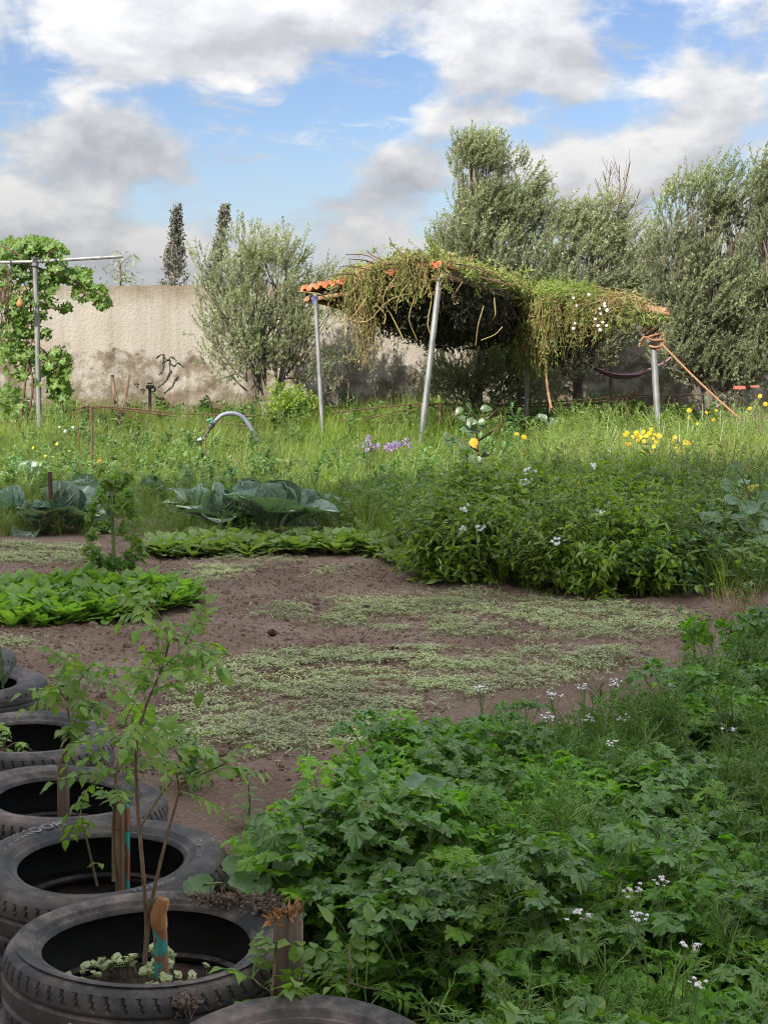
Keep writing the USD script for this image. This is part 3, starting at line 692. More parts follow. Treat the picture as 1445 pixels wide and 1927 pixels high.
part(bt, 'trunk', tubes(tr[0], np.linspace(.05, .02, 8), 6), M['bark'])
part(bt, 'limb', tubes(np.array(br), np.linspace(.014, .006, 8), 4), M['redtwig'])
part(bt, 'twigs', tubes(np.array(tw), np.linspace(.006, .003, 3), 3), M['redtwig'], kind='stuff')

# young cypresses far beyond the wall
for lab, (bx, by), (tx, ty), wd in (('broad-footed young cypress standing beyond the wall, the left one of two', (325, 560), (334, 390), 25), ('slender leaning young cypress, its foot hidden by the olive tree', (398, 560), (424, 386), 17)):
    Yc = 62.0
    b0, t0 = P(bx, by + 40, Yc), P(tx, ty, Yc)
    t = thing('cypress', lab, 'tree', (b0[0], b0[1], 0.32), group='young cypresses beyond the wall')
    part(t, 'trunk', tubes(spline([(b0[0], b0[1], .3), b0, t0], 9), np.linspace(.12, .03, 9), 5), M['bark'])
    n = 230
    u = R(0, 1, n) ** .8
    rad = (wd / F * Yc) * (1.05 - .88 * u)
    ang = R(0, 2 * np.pi, n)
    st = b0 + (t0 - b0) * u[:, None]
    tip = st + np.stack([np.cos(ang) * rad, np.sin(ang) * rad, rad * R(.15, .8, n)], 1) * R(.5, 1.25, (n, 1))
    part(t, 'limb', tubes(np.stack([st, st * .5 + tip * .5 - [0, 0, .03], tip], 1), np.array([.02, .015, .01]), 3), M['bark'])
    m = 11
    o = np.repeat(tip, m, 0) + rng.normal(size=(n * m, 3)) * .06
    part(t, 'crown', scat(*leaf(.15, .08, n=2), o, rdir(n * m, .8), rdir(n * m), R(.6, 1.2, n * m)), M['cypress'])

# thin tree with feathered leaves just beyond the wall
t = thing('spindly_tree', 'spindly young tree peeping over the wall beside the arbour beam', 'tree', (*P(227, 600, 30.0)[:2], .3))
stem = spline([LOC[t], P(227, 560, 30), P(226, 500, 30), P(222, 490, 30)], 9)
part(t, 'trunk', tubes(stem, np.linspace(.03, .012, 9), 5), M['twig'])
arms = [spline([P(a, b, 30), P((a + c) / 2, (b + d) / 2 - 5, 30), P(c, d, 30)], 6) for a, b, c, d in ((226, 500, 190, 505), (226, 498, 255, 480), (227, 520, 245, 510), (227, 530, 250, 535), (226, 495, 215, 478), (227, 525, 262, 530), (226, 510, 205, 525))]
part(t, 'limb', tubes(np.array(arms), np.linspace(.01, .004, 6), 3), M['twig'])
o = np.vstack([a[rng.integers(2, 6, 16)] + rng.normal(size=(16, 3)) * .07 for a in arms])
part(t, 'crown', scat(*leaf(.14, .035, n=2), o, rdir(len(o), -.2), rdir(len(o), 1), R(.7, 1.2, len(o))), M['olive2'])

# ------------------------------------------------------------------ vine arbour on the left
AY = 23.5
ar = thing('vine_arbour', 'grey pipe arbour post with a long cross pipe, by the wall on the left', 'arbour', gp(*P(74, 800, AY)[:2]))
part(ar, 'post', tubes(np.array([P(66, 486, AY), P(70, 620, AY), LOC[ar] + [0, 0, -.1]]), .042, 10, cap=True), M['galv'], sm=30)
part(ar, 'cross_pipe', tubes(np.array([P(-60, 495, AY - .06), P(60, 492, AY - .06), P(231, 482, AY - .06)]), .028, 9, cap=True), M['galv'], sm=30)
part(ar, 'joint', tubes(np.array([P(66, 500, AY - .03), P(66, 483, AY - .03)]), .056, 10, cap=True), M['galv'], sm=30)
gv = thing('grapevine', 'leafy grapevine climbing the grey arbour post', 'vine', gp(*P(50, 800, AY + .25)[:2]))
for pts in (((50, 800), (62, 720), (48, 640), (62, 560), (60, 495)), ((38, 800), (50, 700), (60, 640), (55, 560), (30, 500)), ((60, 500), (120, 520), (160, 540), (200, 560)), ((60, 500), (100, 470), (110, 450)), ((60, 500), (20, 470), (-20, 455)), ((64, 560), (100, 580), (120, 578)), ((150, 540), (180, 572), (185, 580)), ((62, 640), (100, 680), (110, 720))):
    p = spline([P(a, b, AY + .2 + R(-.1, .1)) for a, b in pts], 12)
    part(gv, 'stem', tubes(p, np.linspace(.022, .008, 12), 5), M['redtwig'])
VL = [fan_leaf(1., 5, .26, 16, .15, .06, s, .4) for s in range(5)]
vb = [(40, 470, 55, 25, 46), (105, 480, 22, 28, 16), (75, 465, 30, 18, 12), (105, 520, 35, 18, 22), (150, 520, 25, 18, 14), (160, 550, 25, 20, 9), (193, 568, 14, 12, 7), (122, 578, 10, 10, 3), (88, 560, 20, 45, 12), (30, 520, 40, 25, 22), (45, 590, 35, 45, 24), (15, 600, 30, 60, 16),
      (30, 640, 35, 35, 14), (35, 680, 35, 35, 16), (85, 630, 12, 15, 3), (108, 690, 22, 40, 30), (112, 730, 20, 28, 18), (20, 760, 25, 40, 16), (60, 690, 30, 40, 10), (190, 545, 9, 12, 3)]
for px, py, rx, ry, n in vb:
    for _ in range(int(n * .78)):
        u = R(0, 2 * np.pi); r = math.sqrt(R(0, 1))
        o = P(px + rx * r * math.cos(u), py + ry * r * math.sin(u), AY + R(-.25, .55))
        m = VL[rng.integers(5)]
        part(gv, 'leaf', scat(m[0], m[1], o[None], [[R(-.6, .6), R(-.6, .1), R(-1, .1)]], [[R(-.5, .3), -R(.5, 1.2), R(.2, 1)]], [R(.10, .17)]), M['vine'])
n = 1500
ks = np.array([x[4] for x in vb], float); ks /= ks.sum()
ch = rng.choice(len(vb), n, p=ks); va = np.array(vb)[ch]
uu = R(0, 6.283, n); rr = np.sqrt(R(0, 1, n))
o = np.array([P(a + b * r_ * math.cos(u1), c_ + d_ * r_ * math.sin(u1), AY + R(.1, .9)) for (a, c_, b, d_, _), u1, r_ in zip(va, uu, rr)])
part(gv, 'leaves', scat(VL[0][0], VL[0][1], o, rdir(n) - [0, 0, .5], rdir(n) * .6 + [0, -.7, .7], R(.09, .16, n)), M['vine'], kind='stuff')
g = thing('gourd', 'dry orange-brown bottle gourd hanging among the vine leaves', 'gourd', P(38, 568, AY - .3))
prof = np.array([(0, -.088), (.035, -.08), (.06, -.05), (.062, -.02), (.045, .02), (.022, .05), (.014, .08), (0, .085)])
part(g, 'body', tm(trimesh.creation.revolve(prof, sections=18)), M['gourd'], sm=60, world=False)
part(g, 'stalk', tubes(np.array([[0, 0, .08], [.01, 0, .13], [0, .05, .25]]), .006, 5), M['twig'], world=False)
dv = thing('dead_creeper', 'tangle of dry grey creeper hanging left of the gourd', 'vine', P(5, 480, AY))
n = 110
o = np.array([P(R(-45, 20), R(495, 560), AY + R(-.2, .3)) for _ in range(n)])
tt = np.linspace(0, 1, 7)
pp = o[:, None] + np.cumsum(rng.normal(size=(n, 7, 3)) * .035, 1) + np.array([0, 0, -1.]) * (tt[None, :, None] * R(.3, 1.0, (n, 1, 1)))
part(dv, 'stems', tubes(pp, .005, 3), M['twig'], kind='stuff')

# ------------------------------------------------------------------ pergola and the heap of dead vines on it
pg = thing('pergola', 'garden pergola on four leaning pipes with a red tiled roof edge', 'pergola', gp(*P(788, 880, 20.8)[:2]))
poles = [((593, 552), (610, 866), 21.6, 21.4, .034, 'galv', 'slim grey front left pole with a blue tie at its top'), ((828, 512), (786, 892), 20.8, 20.5, .043, 'galv', 'pale leaning front pole, rusty at its top'),
         ((997, 560), (988, 822), 23.8, 23.6, .038, 'galv_dark', 'dark pole standing in the shade'), ((1229, 640), (1243, 830), 21.6, 21.4, .048, 'galv', 'short thick grey pole under the roped branch')]
for (ax, ay), (bx_, by_), Ya, Yb, r, mt, lb in poles:
    a, b = P(ax, ay, Ya), P(bx_, by_, Yb); b[2] = gz(b[0], b[1]) - .15
    part(pg, 'pole', tubes(np.array([b, (a * .5 + b * .5), a]), r, 14, cap=True), M[mt], sm=30, label=lb)
a = P(828, 512, 20.8); b = P(823, 560, 20.78)
part(pg, 'pole_sleeve', tubes(np.array([a + [0, -.0, .02], b]), .046, 14), M['rust'], sm=30, label='rusty top of the front pole')
a = P(593, 566, 21.6)
part(pg, 'tie', tubes(np.array([a + [0, 0, .07], a + [0, 0, -.04]]), .043, 10, cap=True), mat_noise('blue_tape', [(0, (.05, .07, .18)), (1, (.09, .12, .3))]), label='blue tape round the pole top')
CA, CB, CC, CD = P(568, 546, 22.0), P(838, 498, 20.7), P(1008, 556, 24.0), P(720, 590, 25.6)
roof = lambda u, v: ((CA * (1 - u) + CB * u) * (1 - v) + (CD * (1 - u) + CC * u) * v)
u_, v_ = np.meshgrid(np.linspace(.01, .99, 16), np.linspace(.02, 1, 16))
top = np.array([roof(a, b) for a, b in zip(u_.ravel(), v_.ravel())]) - [0, 0, .05]
i = (np.arange(15)[:, None] * 16 + np.arange(15)).ravel(); qd = np.stack([i, i + 1, i + 17, i + 16], 1)
rimi = np.concatenate([np.arange(16), np.arange(1, 16) * 16 + 15, 240 + np.arange(14, -1, -1), np.arange(14, 0, -1) * 16])
nt = len(top)
sk = np.stack([rimi, rimi + nt, np.roll(rimi, -1) + nt, np.roll(rimi, -1)], 1)
part(pg, 'roof_board', (np.vstack([top, top - [0, 0, .05]]), np.vstack([qd, qd[:, ::-1] + nt, sk])), M['plank'])
for a, b, r in ((roof(0, .03) - [0, 0, .14], roof(1, .02) - [0, 0, .14], .035), (roof(.98, 0) - [0, 0, .13], roof(.98, 1) - [0, 0, .13], .04), (roof(.04, 0) - [0, 0, .13], roof(.04, 1) - [0, 0, .13], .035)):
    part(pg, 'beam', tubes(np.array([a, (a + b) / 2, b]), r, 8, cap=True), M['log'], sm=40)
ntile = 17
for k in range(ntile):
    u0 = (k + .5) / ntile
    w = np.linalg.norm(CB - CA) / ntile
    ex, ey = unit(CB - CA), unit(roof(u0, 1) - roof(u0, 0))
    ez = unit(np.cross(ex, ey))
    ang = np.linspace(0, np.pi, 9)
    vs = []
    for yv in (0, .42):
        for rr in (w * .60, w * .60 - .05):
            vs.append(roof(u0, 0)[None] - ey * .05 + ex * (np.cos(ang) * rr * (1 - .12 * yv))[:, None] + ez * (np.sin(ang) * rr * 1.15 - .03 + .004 * (k % 3))[:, None] + ey * yv)
    v = np.vstack(vs); f = []
    for j in range(8):
        f += [[j, j + 1, 18 + j + 1, 18 + j], [9 + j + 1, 9 + j, 27 + j, 27 + j + 1], [j + 1, j, 9 + j, 9 + j + 1], [18 + j, 18 + j + 1, 27 + j + 1, 27 + j]]
    part(pg, 'roof_tile', (v, np.array(f)), M['tile'], sm=50)
# lower wing: log, sagging branch
L0, L1 = P(1000, 572, 23.4), P(1256, 586, 21.5)
part(pg, 'log', tubes(spline([L0, L0 * .5 + L1 * .5 + [0, 0, .05], L1], 10), np.array([.05, .05, .052, .055, .055, .058, .06, .062, .066, .062]), 10, cap=True), M['log'], sm=40, label='brown log end jutting out at the right of the lower wing')
part(pg, 'branch', tubes(spline([P(1120, 604, 22.3), P(1165, 600, 22.), P(1200, 615, 21.7), P(1222, 640, 21.6), P(1229, 650, 21.58)], 12), np.linspace(.075, .06, 12), 8, cap=True), M['bark'], sm=40, label='grey crooked branch bearing on the short pole')
for k in range(7):
    s = (k + .5) / 7
    c = L0 * (1 - s) + L1 * s
    part(pg, 'lath', tubes(np.array([c + [R(-.1, .1), -.35, -.05], c + [R(-.1, .1), .9, R(0, .1)]]), .02, 5, cap=True), M['log'])


def strands(o, ln, n_k=8, wob=.03, down=1., drift=(0, 0), r=.006):
    n = len(o); t = np.linspace(0, 1, n_k)
    w = np.cumsum(rng.normal(size=(n, n_k, 3)) * wob, 1) * np.array([1, 1, .35]); w[:, 0] = 0
    return o[:, None] + w + np.array([drift[0], drift[1], -down]) * (t[None, :, None] * np.asarray(ln)[:, None, None]), np.linspace(r, r * .5, n_k)


def on_strands(p, per, tpl, s, mat, t, nm, up=-.6):
    n, k, _ = p.shape
    idx = rng.integers(1, k, (n, per))
    o = p[np.arange(n)[:, None], idx].reshape(-1, 3) + rng.normal(size=(n * per, 3)) * .015
    return part(t, nm, scat(tpl[0], tpl[1], o, rdir(len(o), up), rdir(len(o)), R(.6, 1.3, len(o)) * s), mat, kind='stuff')


WL = leaf(.06, .025, n=2, fold=.5, droop=.5)
hv = thing('dead_vine_heap', 'thick heap of cut weeds and dead vines piled on the tiled roof', 'vine heap', CB)
bump = lambda u: np.interp(u, [0, .18, .3, .5, .7, .9, 1.0], [.0, .02, .10, .22, .28, .16, .10])
n = 1500
u, v = R(.2, 1.02, n), R(0, 1, n)
o = np.array([roof(a, b) for a, b in zip(u, v)]) + np.stack([0 * u, 0 * u, bump(u) * R(.1, 1, n)], 1)
d = rdir(n) * [1, .7, .34]
o[:, 1] += np.where((u < .38) | ((u > .58) & (u < .73)) | ((u > .85) & (u < 1)), .45 * (v < .25), 0)
tt = np.linspace(-.5, .5, 7)
pp = o[:, None] + d[:, None] * (R(.3, 1.0, n)[:, None, None] * tt[None, :, None]) + np.cumsum(rng.normal(size=(n, 7, 3)) * .04, 1) - np.array([0, 0, .25]) * (tt ** 2)[None, :, None]
part(hv, 'dry_stems', tubes(pp[:450], .007, 3), M['dead'], kind='stuff')
part(hv, 'green_stems', tubes(pp[450:], .006, 3), M['deadgreen'], kind='stuff')
on_strands(pp[450:], 20, WL, 1.3, M['deadgreen'], hv, 'wilted_leaves', .2)
on_strands(pp[:450], 9, WL, 1., M['dead'], hv, 'dry_leaves', 0)
# fringe along the front edge
n = 820
u = R(.2, 1.0, n)
u = u[(u > .37) & ~((u > .60) & (u < .71)) & ~((u > .87) & (u < .985)) | (R(0, 1, n) < .06)][:560]
n = len(u)
o = np.array([roof(a, R(-.04, .02)) for a in u]) + np.stack([R(-.04, .04, n), R(-.10, .0, n), bump(u) * R(.2, 1, n)], 1)
ln = np.interp(u, [.2, .3, .42, .5, .7, .85, 1], [.3, .6, .75, .45, .4, .45, .45]) * R(.4, 1.35, n)
p, r = strands(o, ln, wob=.035)
part(hv, 'hanging_dry_stems', tubes(p[:330], r, 3), M['dead'], kind='stuff')
part(hv, 'hanging_green_stems', tubes(p[330:], r, 3), M['deadgreen'], kind='stuff')
on_strands(p[330:], 12, WL, .95, M['deadgreen'], hv, 'hanging_leaves')
on_strands(p[:330], 5, WL, .85, M['dead'], hv, 'hanging_dry_leaves')
# long tails
n = 46
o = np.array([P(R(668, 705), R(560, 600), 21.3 + R(-.1, .2)) for _ in range(n)])
p, r = strands(o, R(.35, .95, n), wob=.03, r=.008)
part(hv, 'long_tail', tubes(p, r, 3), M['dead'], kind='stuff'); on_strands(p, 7, WL, .9, M['dead'], hv, 'tail_leaves')
# hanging mass under the roof, its near-black colour standing in for shade
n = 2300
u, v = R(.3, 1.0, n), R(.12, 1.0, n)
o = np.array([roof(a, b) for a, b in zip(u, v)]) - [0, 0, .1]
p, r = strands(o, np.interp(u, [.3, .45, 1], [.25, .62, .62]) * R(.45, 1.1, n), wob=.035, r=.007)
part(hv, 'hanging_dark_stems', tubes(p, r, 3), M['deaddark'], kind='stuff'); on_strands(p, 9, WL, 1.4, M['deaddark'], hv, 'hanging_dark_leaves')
# pale loops in front of the dark
loops = [[(745, 520), (720, 560), (735, 590), (760, 640)], [(800, 520), (812, 560), (805, 610), (820, 650)], [(770, 530), (750, 560), (745, 590)], [(650, 600), (690, 605), (720, 575), (740, 560)], [(730, 565), (760, 555), (800, 550)], [(690, 560), (660, 600), (640, 605)],
         [(870, 530), (860, 545), (850, 560)], [(930, 560), (932, 590), (928, 600)], [(560, 548), (600, 553), (620, 565)], [(780, 560), (770, 600), (785, 640)], [(905, 640), (930, 630), (945, 615)], [(910, 575), (900, 610), (895, 650)], [(710, 575), (725, 592), (722, 610)]]
for l in loops:
    part(hv, 'loose_stem', tubes(spline([P(a, b, 20.85 + R(-.1, .15)) for a, b in l], 10), .009, 4), M['dead'])
for l in ([(760, 478), (740, 462), (732, 445)], [(800, 485), (730, 498), (690, 480), (650, 478)], [(720, 505), (690, 490), (655, 487)], [(700, 508), (660, 500), (640, 502)], [(735, 495), (700, 480), (690, 470)], [(690, 520), (640, 515), (600, 528)], [(840, 492), (900, 505), (950, 525)], [(900, 520), (960, 535), (985, 530)]):
    part(hv, 'loose_stem', tubes(spline([P(a, b, 21.0 + R(-.1, .3)) for a, b in l], 9), np.linspace(.011, .005, 9), 4), M['redtwig'])
# lower wing heap
hw = thing('weed_heap', 'lower heap of pulled weeds with white daisies drying on the right wing of the pergola', 'vine heap', L0)
n = 950
s = R(-.04, .78, n)
o = L0 + (L1 - L0) * s[:, None] + np.stack([R(-.1, .1, n), R(-.35, .85, n), .06 + np.interp(s, [0, .3, .6, 1], [.12, .2, .1, .08]) * R(0, 1.1, n)], 1)
d = rdir(n) * [1, .6, .28] + [.25, 0, -.05]
pp = o[:, None] + d[:, None] * (R(.3, .95, n)[:, None, None] * tt[None, :, None]) + np.cumsum(rng.normal(size=(n, 7, 3)) * .035, 1) - np.array([0, 0, .3]) * (tt ** 2)[None, :, None]
gr = (s > .0) & (s < .55) & (R(0, 1, n) < .75)
part(hw, 'dry_stems', tubes(pp[~gr], .007, 3), M['dead'], kind='stuff')
part(hw, 'green_stems', tubes(pp[gr], .007, 3), M['deadgreen'], kind='stuff')
on_strands(pp[gr], 10, leaf(.07, .012, n=2, droop=.4), 1.2, M['grass'], hw, 'green_leaves', .2)
n = 620
s = np.concatenate([R(-.10, .12, 290), R(.05, .55, 230), R(.5, .86, 100)])
o = L0 + (L1 - L0) * s[:, None] + np.stack([R(-.05, .05, n), R(-.5, .1, n), R(-.02, .2, n)], 1)
ln = np.interp(s, [-.1, .1, .16, .35, .55, 1], [1.15, 1.0, .75, .6, .4, .2]) * R(.35, 1.2, n)
p, r = strands(o, ln, wob=.032)
k = rng.permutation(n)
part(hw, 'hanging_dry_stems', tubes(p[k[:400]], r, 3), M['dead'], kind='stuff')
part(hw, 'hanging_green_stems', tubes(p[k[400:]], r, 3), M['deadgreen'], kind='stuff')
on_strands(p[k[400:]], 12, WL, 1., M['deadgreen'], hw, 'hanging_leaves'); on_strands(p[k[:400]], 8, WL, .95, M['dead'], hw, 'hanging_dry_leaves')
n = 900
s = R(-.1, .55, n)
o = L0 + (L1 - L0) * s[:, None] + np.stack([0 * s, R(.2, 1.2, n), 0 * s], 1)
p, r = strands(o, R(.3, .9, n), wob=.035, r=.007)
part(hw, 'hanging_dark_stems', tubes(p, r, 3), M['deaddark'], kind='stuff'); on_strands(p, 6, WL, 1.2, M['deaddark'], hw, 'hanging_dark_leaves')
n = 150
o = np.array([P(R(1165, 1258), R(584, 606), 21.5 + R(-.2, .2)) for _ in range(n)])
part(hw, 'drooping_leaves', scat(*leaf(.14, .022, n=3, droop=.6), o, rdir(n, -.3), rdir(n, 1), R(.6, 1.2, n)), M['deadgreen'], kind='stuff')


def daisy(t, c, r, petal, heart, nrm=(0, -.7, .7), np_=11, w=.34, nm='flower'):
    nrm = unit(nrm); a0 = unit(np.cross(nrm, [1, .2, .1])); b0 = np.cross(nrm, a0)
    an = np.arange(np_) / np_ * 2 * np.pi + R(0, 1)
    dirs = np.cos(an)[:, None] * a0 + np.sin(an)[:, None] * b0
    m = scat(*leaf(1., w, n=2, p=.6, fold=.1, droop=R(-.1, .3)), np.repeat(c[None], np_, 0), dirs, np.repeat(nrm[None], np_, 0), r)
    f = part(t, nm, m, petal)
    h = tm(trimesh.creation.icosphere(1, r * .3)); part(f, 'heart', (h[0] * [1, 1, .6] + c + nrm * r * .1, h[1]), heart)


for px, py in ((1079, 560), (1085, 575), (1108, 553), (1130, 590), (1138, 575), (1142, 583), (1128, 580), (1120, 600), (1134, 606), (1141, 612), (1082, 608), (1079, 617), (1137, 570), (1125, 612), (1129, 620)):
    daisy(hw, P(px, py, 21.6 + R(-.15, .1)), R(.022, .032), M['white'], M['yellow'], (R(-.4, .4), -.8, R(0, .8)))

# ropes and hammock
rp = thing('guy_rope', 'orange guy rope knotted round the short pole and stretched down to the right', 'rope', P(1235, 640, 21.4))
a, b = P(1246, 648, 21.4), P(1395, 790, 20.6)
tw_ = np.linspace(0, 1, 60)[:, None]
part(rp, 'line', tubes(a * (1 - tw_) + b * tw_ + np.sin(tw_ * np.pi) * [0, 0, -.03], .015 + .0015 * np.sin(np.arange(60) * 2.2), 7), M['rope'], sm=True)
c0 = P(1230, 640, 21.58)
for k, (cx, cy, rr, tl) in enumerate(((1222, 608, .07, .5), (1221, 616, .075, .2), (1226, 624, .08, .35), (1230, 632, .085, .15), (1234, 640, .09, .3), (1233, 648, .085, .4), (1240, 642, .06, .9))):
    an = np.linspace(0, 2 * np.pi, 26)
    c = P(cx, cy, 21.58)
    part(rp, 'coil', tubes(c + np.stack([np.cos(an) * rr * 1.15, np.sin(an) * rr, np.sin(an + .6 + k) * tl * .12 + np.cos(an) * .035], 1), .017, 7), M['rope'] if k > 2 else M['rust'], sm=True)
part(rp, 'tail', tubes(spline([P(1228, 640, 21.45), P(1212, 634, 21.42), P(1204, 645, 21.42), P(1203, 652, 21.43)], 10), .016, 6), M['rope'], sm=True)
hr = thing('hanging_rope', 'frayed brown rope hanging from the lower wing behind the weeds', 'rope', P(1030, 590, 22.9))
part(hr, 'strand', tubes(spline([P(1028, 585, 22.9), P(1027, 660, 22.9), P(1029, 720, 22.9), P(1037, 768, 22.85)], 30), .022 + .004 * np.sin(np.arange(30) * 1.7), 6), M['rope'] if 0 else M['log'], sm=True)
part(hr, 'frayed_end', tubes(np.stack([np.repeat(P(1036, 760, 22.85)[None], 9, 0), P(1038, 772, 22.85) + R(-.06, .06, (9, 3))], 1), .008, 3), M['log'])
hm = thing('hammock', 'purple striped hammock slung low in the shade before the wall', 'hammock', P(1180, 700, 24.6))
u_, v_ = np.meshgrid(np.linspace(0, 1, 26), np.linspace(0, 1, 9))
a, b = P(1080, 665, 24.6), P(1262, 672, 24.4)
pt = a * (1 - u_[..., None]) + b * u_[..., None] + np.stack([0 * u_, (v_ - .5) * .5 * np.sin(np.pi * u_), -.32 * np.sin(np.pi * u_) ** .8 - .07 * np.sin(np.pi * v_) * np.sin(np.pi * u_)], -1)
i = (np.arange(8)[:, None] * 26 + np.arange(25)).ravel()
part(hm, 'cloth', (pt.reshape(-1, 3), np.stack([i, i + 1, i + 27, i + 26], 1)), M['hammock'], sm=True)
part(hm, 'hem', tubes(pt[0], .016, 6), M['hammock']); part(hm, 'hem', tubes(pt[-1], .016, 6), M['hammock'])
part(hm, 'cord', tubes(np.array([a, P(1050, 640, 24.7)]), .01, 5), M['rope']); part(hm, 'cord', tubes(np.array([b, P(1290, 655, 24.5)]), .01, 5), M['rope'])

# ------------------------------------------------------------------ rebar fence, stakes, tap, hose
def bar(name, lab, cat, pts, r, mat, Yd, k=10, group=None, sides=6):
    p = spline([P(a, b, y) for (a, b), y in zip(pts, np.broadcast_to(Yd, len(pts)))], k)
    return solo(name, lab, cat, tubes(p, r, sides, cap=True), mat, sm=40, group=group)


fn = thing('rail_fence', 'low rusty wire and rod fence crossing in front of the wall and under the pergola', 'fence', gp(*P(170, 800, 23.8)[:2]))
for pts, r in (([(-10, 797), (80, 785), (165, 766), (240, 768), (330, 777), (480, 783)], .013), ([(-10, 812), (90, 795), (165, 770)], .011), ([(60, 800), (120, 785), (200, 766), (260, 790), (290, 802)], .011), ([(200, 768), (320, 782), (400, 795), (480, 801)], .012),
               ([(20, 805), (50, 800), (100, 790)], .01), ([(625, 777), (700, 768), (800, 760), (900, 762), (990, 760), (1100, 752), (1180, 744), (1230, 744)], .011), ([(600, 795), (700, 785), (795, 762)], .011), ([(800, 770), (830, 760), (990, 765), (1060, 762), (1180, 750), (1330, 742)], .01), ([(960, 800), (1040, 785), (1100, 775), (1170, 752)], .01), ([(680, 815), (740, 790), (800, 766)], .009)):
    part(fn, 'rail', tubes(spline([P(a, b, 23.8) for a, b in pts], 24), r, 5), M['rust'])
for px, ty, by, r, m in ((164, 764, 830, .03, 'rust'), (173, 766, 840, .022, 'rust'), (353, 780, 815, .02, 'rust'), (795, 758, 800, .03, 'rustpink'), (829, 758, 815, .036, 'rustpink'), (1180, 742, 790, .03, 'rust')):
    a = P(px, ty, 23.75); b = a.copy(); b[2] = gz(a[0], a[1]) - .1
    part(fn, 'post', tubes(np.array([b, a]), r, 4, cap=True), M[m], label='pinkish angle iron fence post' if m == 'rustpink' else None)
for lab, a, b in (('left wooden stake of a leaning pair before the wall', (211, 706), (226, 806)), ('right wooden stake of a leaning pair before the wall', (243, 704), (226, 806))):
    bar('leaning_stake', lab, 'stake', [a, b], .034, M['wood'], (24.6, 24.4), 4)
bar('iron_stake', 'thin dark red iron stake standing in the grass behind the cabbages', 'stake', [(172, 765), (174, 830), (169, 912)], .016, M['redtwig'], (17.4, 17.4, 17.4))
bar('rusty_stake', 'short rusty stake among the left cabbages', 'stake', [(94, 888), (96, 940)], .02, M['rust'], 12.9, 4)
for lab, pts in (('dry brown weed stalk in the left grass', [(147, 800), (150, 850), (153, 905)]), ('bare weed stalk below the hose joint', [(385, 800), (388, 850), (392, 905)])):
    bar('weed_stalk', lab, 'weed', pts, .007, M['redtwig'], 16.5)
tp = thing('standpipe', 'black garden standpipe with a tap in front of the wall', 'tap', gp(*P(282, 770, 26.8)[:2]))
part(tp, 'pipe', tubes(np.array([LOC[tp], P(282, 730, 26.8)]), .03, 8, cap=True), M['blackhose'])
part(tp, 'tap_body', tubes(np.array([P(275, 728, 26.75), P(290, 727, 26.75)]), .035, 8, cap=True), M['blackhose'])
part(tp, 'spout', tubes(spline([P(288, 726, 26.72), P(292, 731, 26.7), P(290, 737, 26.7)], 6), .022, 6, cap=True), M['blackhose'])
part(tp, 'handle', tubes(np.array([P(277, 722, 26.72), P(288, 720, 26.72)]), .014, 6, cap=True), M['blackhose'])
ws = thing('withered_creeper', 'black withered creeper strips clinging to the stained wall', 'vine', P(310, 690, 27.9))
for pts in ([(294, 674), (301, 668), (308, 667), (309, 672), (316, 678), (321, 672), (326, 673), (333, 680)], [(308, 668), (308, 690), (306, 697), (299, 706)], [(297, 729), (305, 723), (314, 715)], [(314, 715), (317, 705), (324, 697)], [(318, 706), (324, 699)], [(253, 723), (260, 722), (257, 730)]):
    part(ws, 'strip', tubes(spline([P(a, b, 27.86) for a, b in pts], 14), np.full(14, .016) * (1 + .5 * np.sin(np.arange(14) * 1.9)), 4, cap=True), M['blackhose'])
ho = thing('garden_hose', 'grey hose arching out of the grass from a dark pipe with a green coupling', 'hose', gp(*P(378, 860, 20.5)[:2]))
HY = 20.5
part(ho, 'standpipe', tubes(spline([LOC[ho] + [0, 0, -.1], P(377, 838, HY), P(385, 822, HY), P(396, 804, HY), P(402, 797, HY)], 12), .026, 9, cap=True), M['blackhose'], sm=40)
part(ho, 'coupling', tubes(np.array([P(395, 803, HY), P(406, 791, HY)]), .040, 10, cap=True), M['blackhose'], sm=40)
part(ho, 'coupling_ring', tubes(np.array([P(400, 797, HY), P(405, 792, HY)]), .044, 12, cap=True), M['galv'], sm=40)
part(ho, 'tap_handle', tubes(np.array([P(390, 792, HY - .03), P(400, 788, HY - .03), P(398, 797, HY - .05)]), .025, 6, cap=True), M['greencap'])
part(ho, 'pipe_clip', tubes(np.array([P(373, 829, HY), P(380, 826, HY)]), .03, 8, cap=True), M['galv'])
part(ho, 'hose', tubes(spline([P(404, 793, HY), P(418, 781, HY), P(437, 777, HY), P(456, 784, HY), P(472, 805, HY), P(484, 832, HY), P(494, 862, HY), P(498, 885, HY)], 40), .030, 10, cap=True), M['hose'], sm=True)
pb = thing('red_plank', 'faded red plank half hidden in the grass under the right-hand olive', 'plank', gp(*P(1390, 760, 23.4)[:2]))
part(pb, 'board', bxm((.17, .10, .05), P(1391, 729, 23.4)), M['redpaint']); part(pb, 'board', bxm((.12, .10, .03), P(1420, 727, 23.5)), M['redpaint'])
for px in (1384, 1422):
    a = P(px, 732, 23.45); part(pb, 'leg', bxm((.03, .03, a[2] - float(gz(a[0], a[1]))), (a[0], a[1], (a[2] + float(gz(a[0], a[1]))) / 2 - .02)), M['plank'])

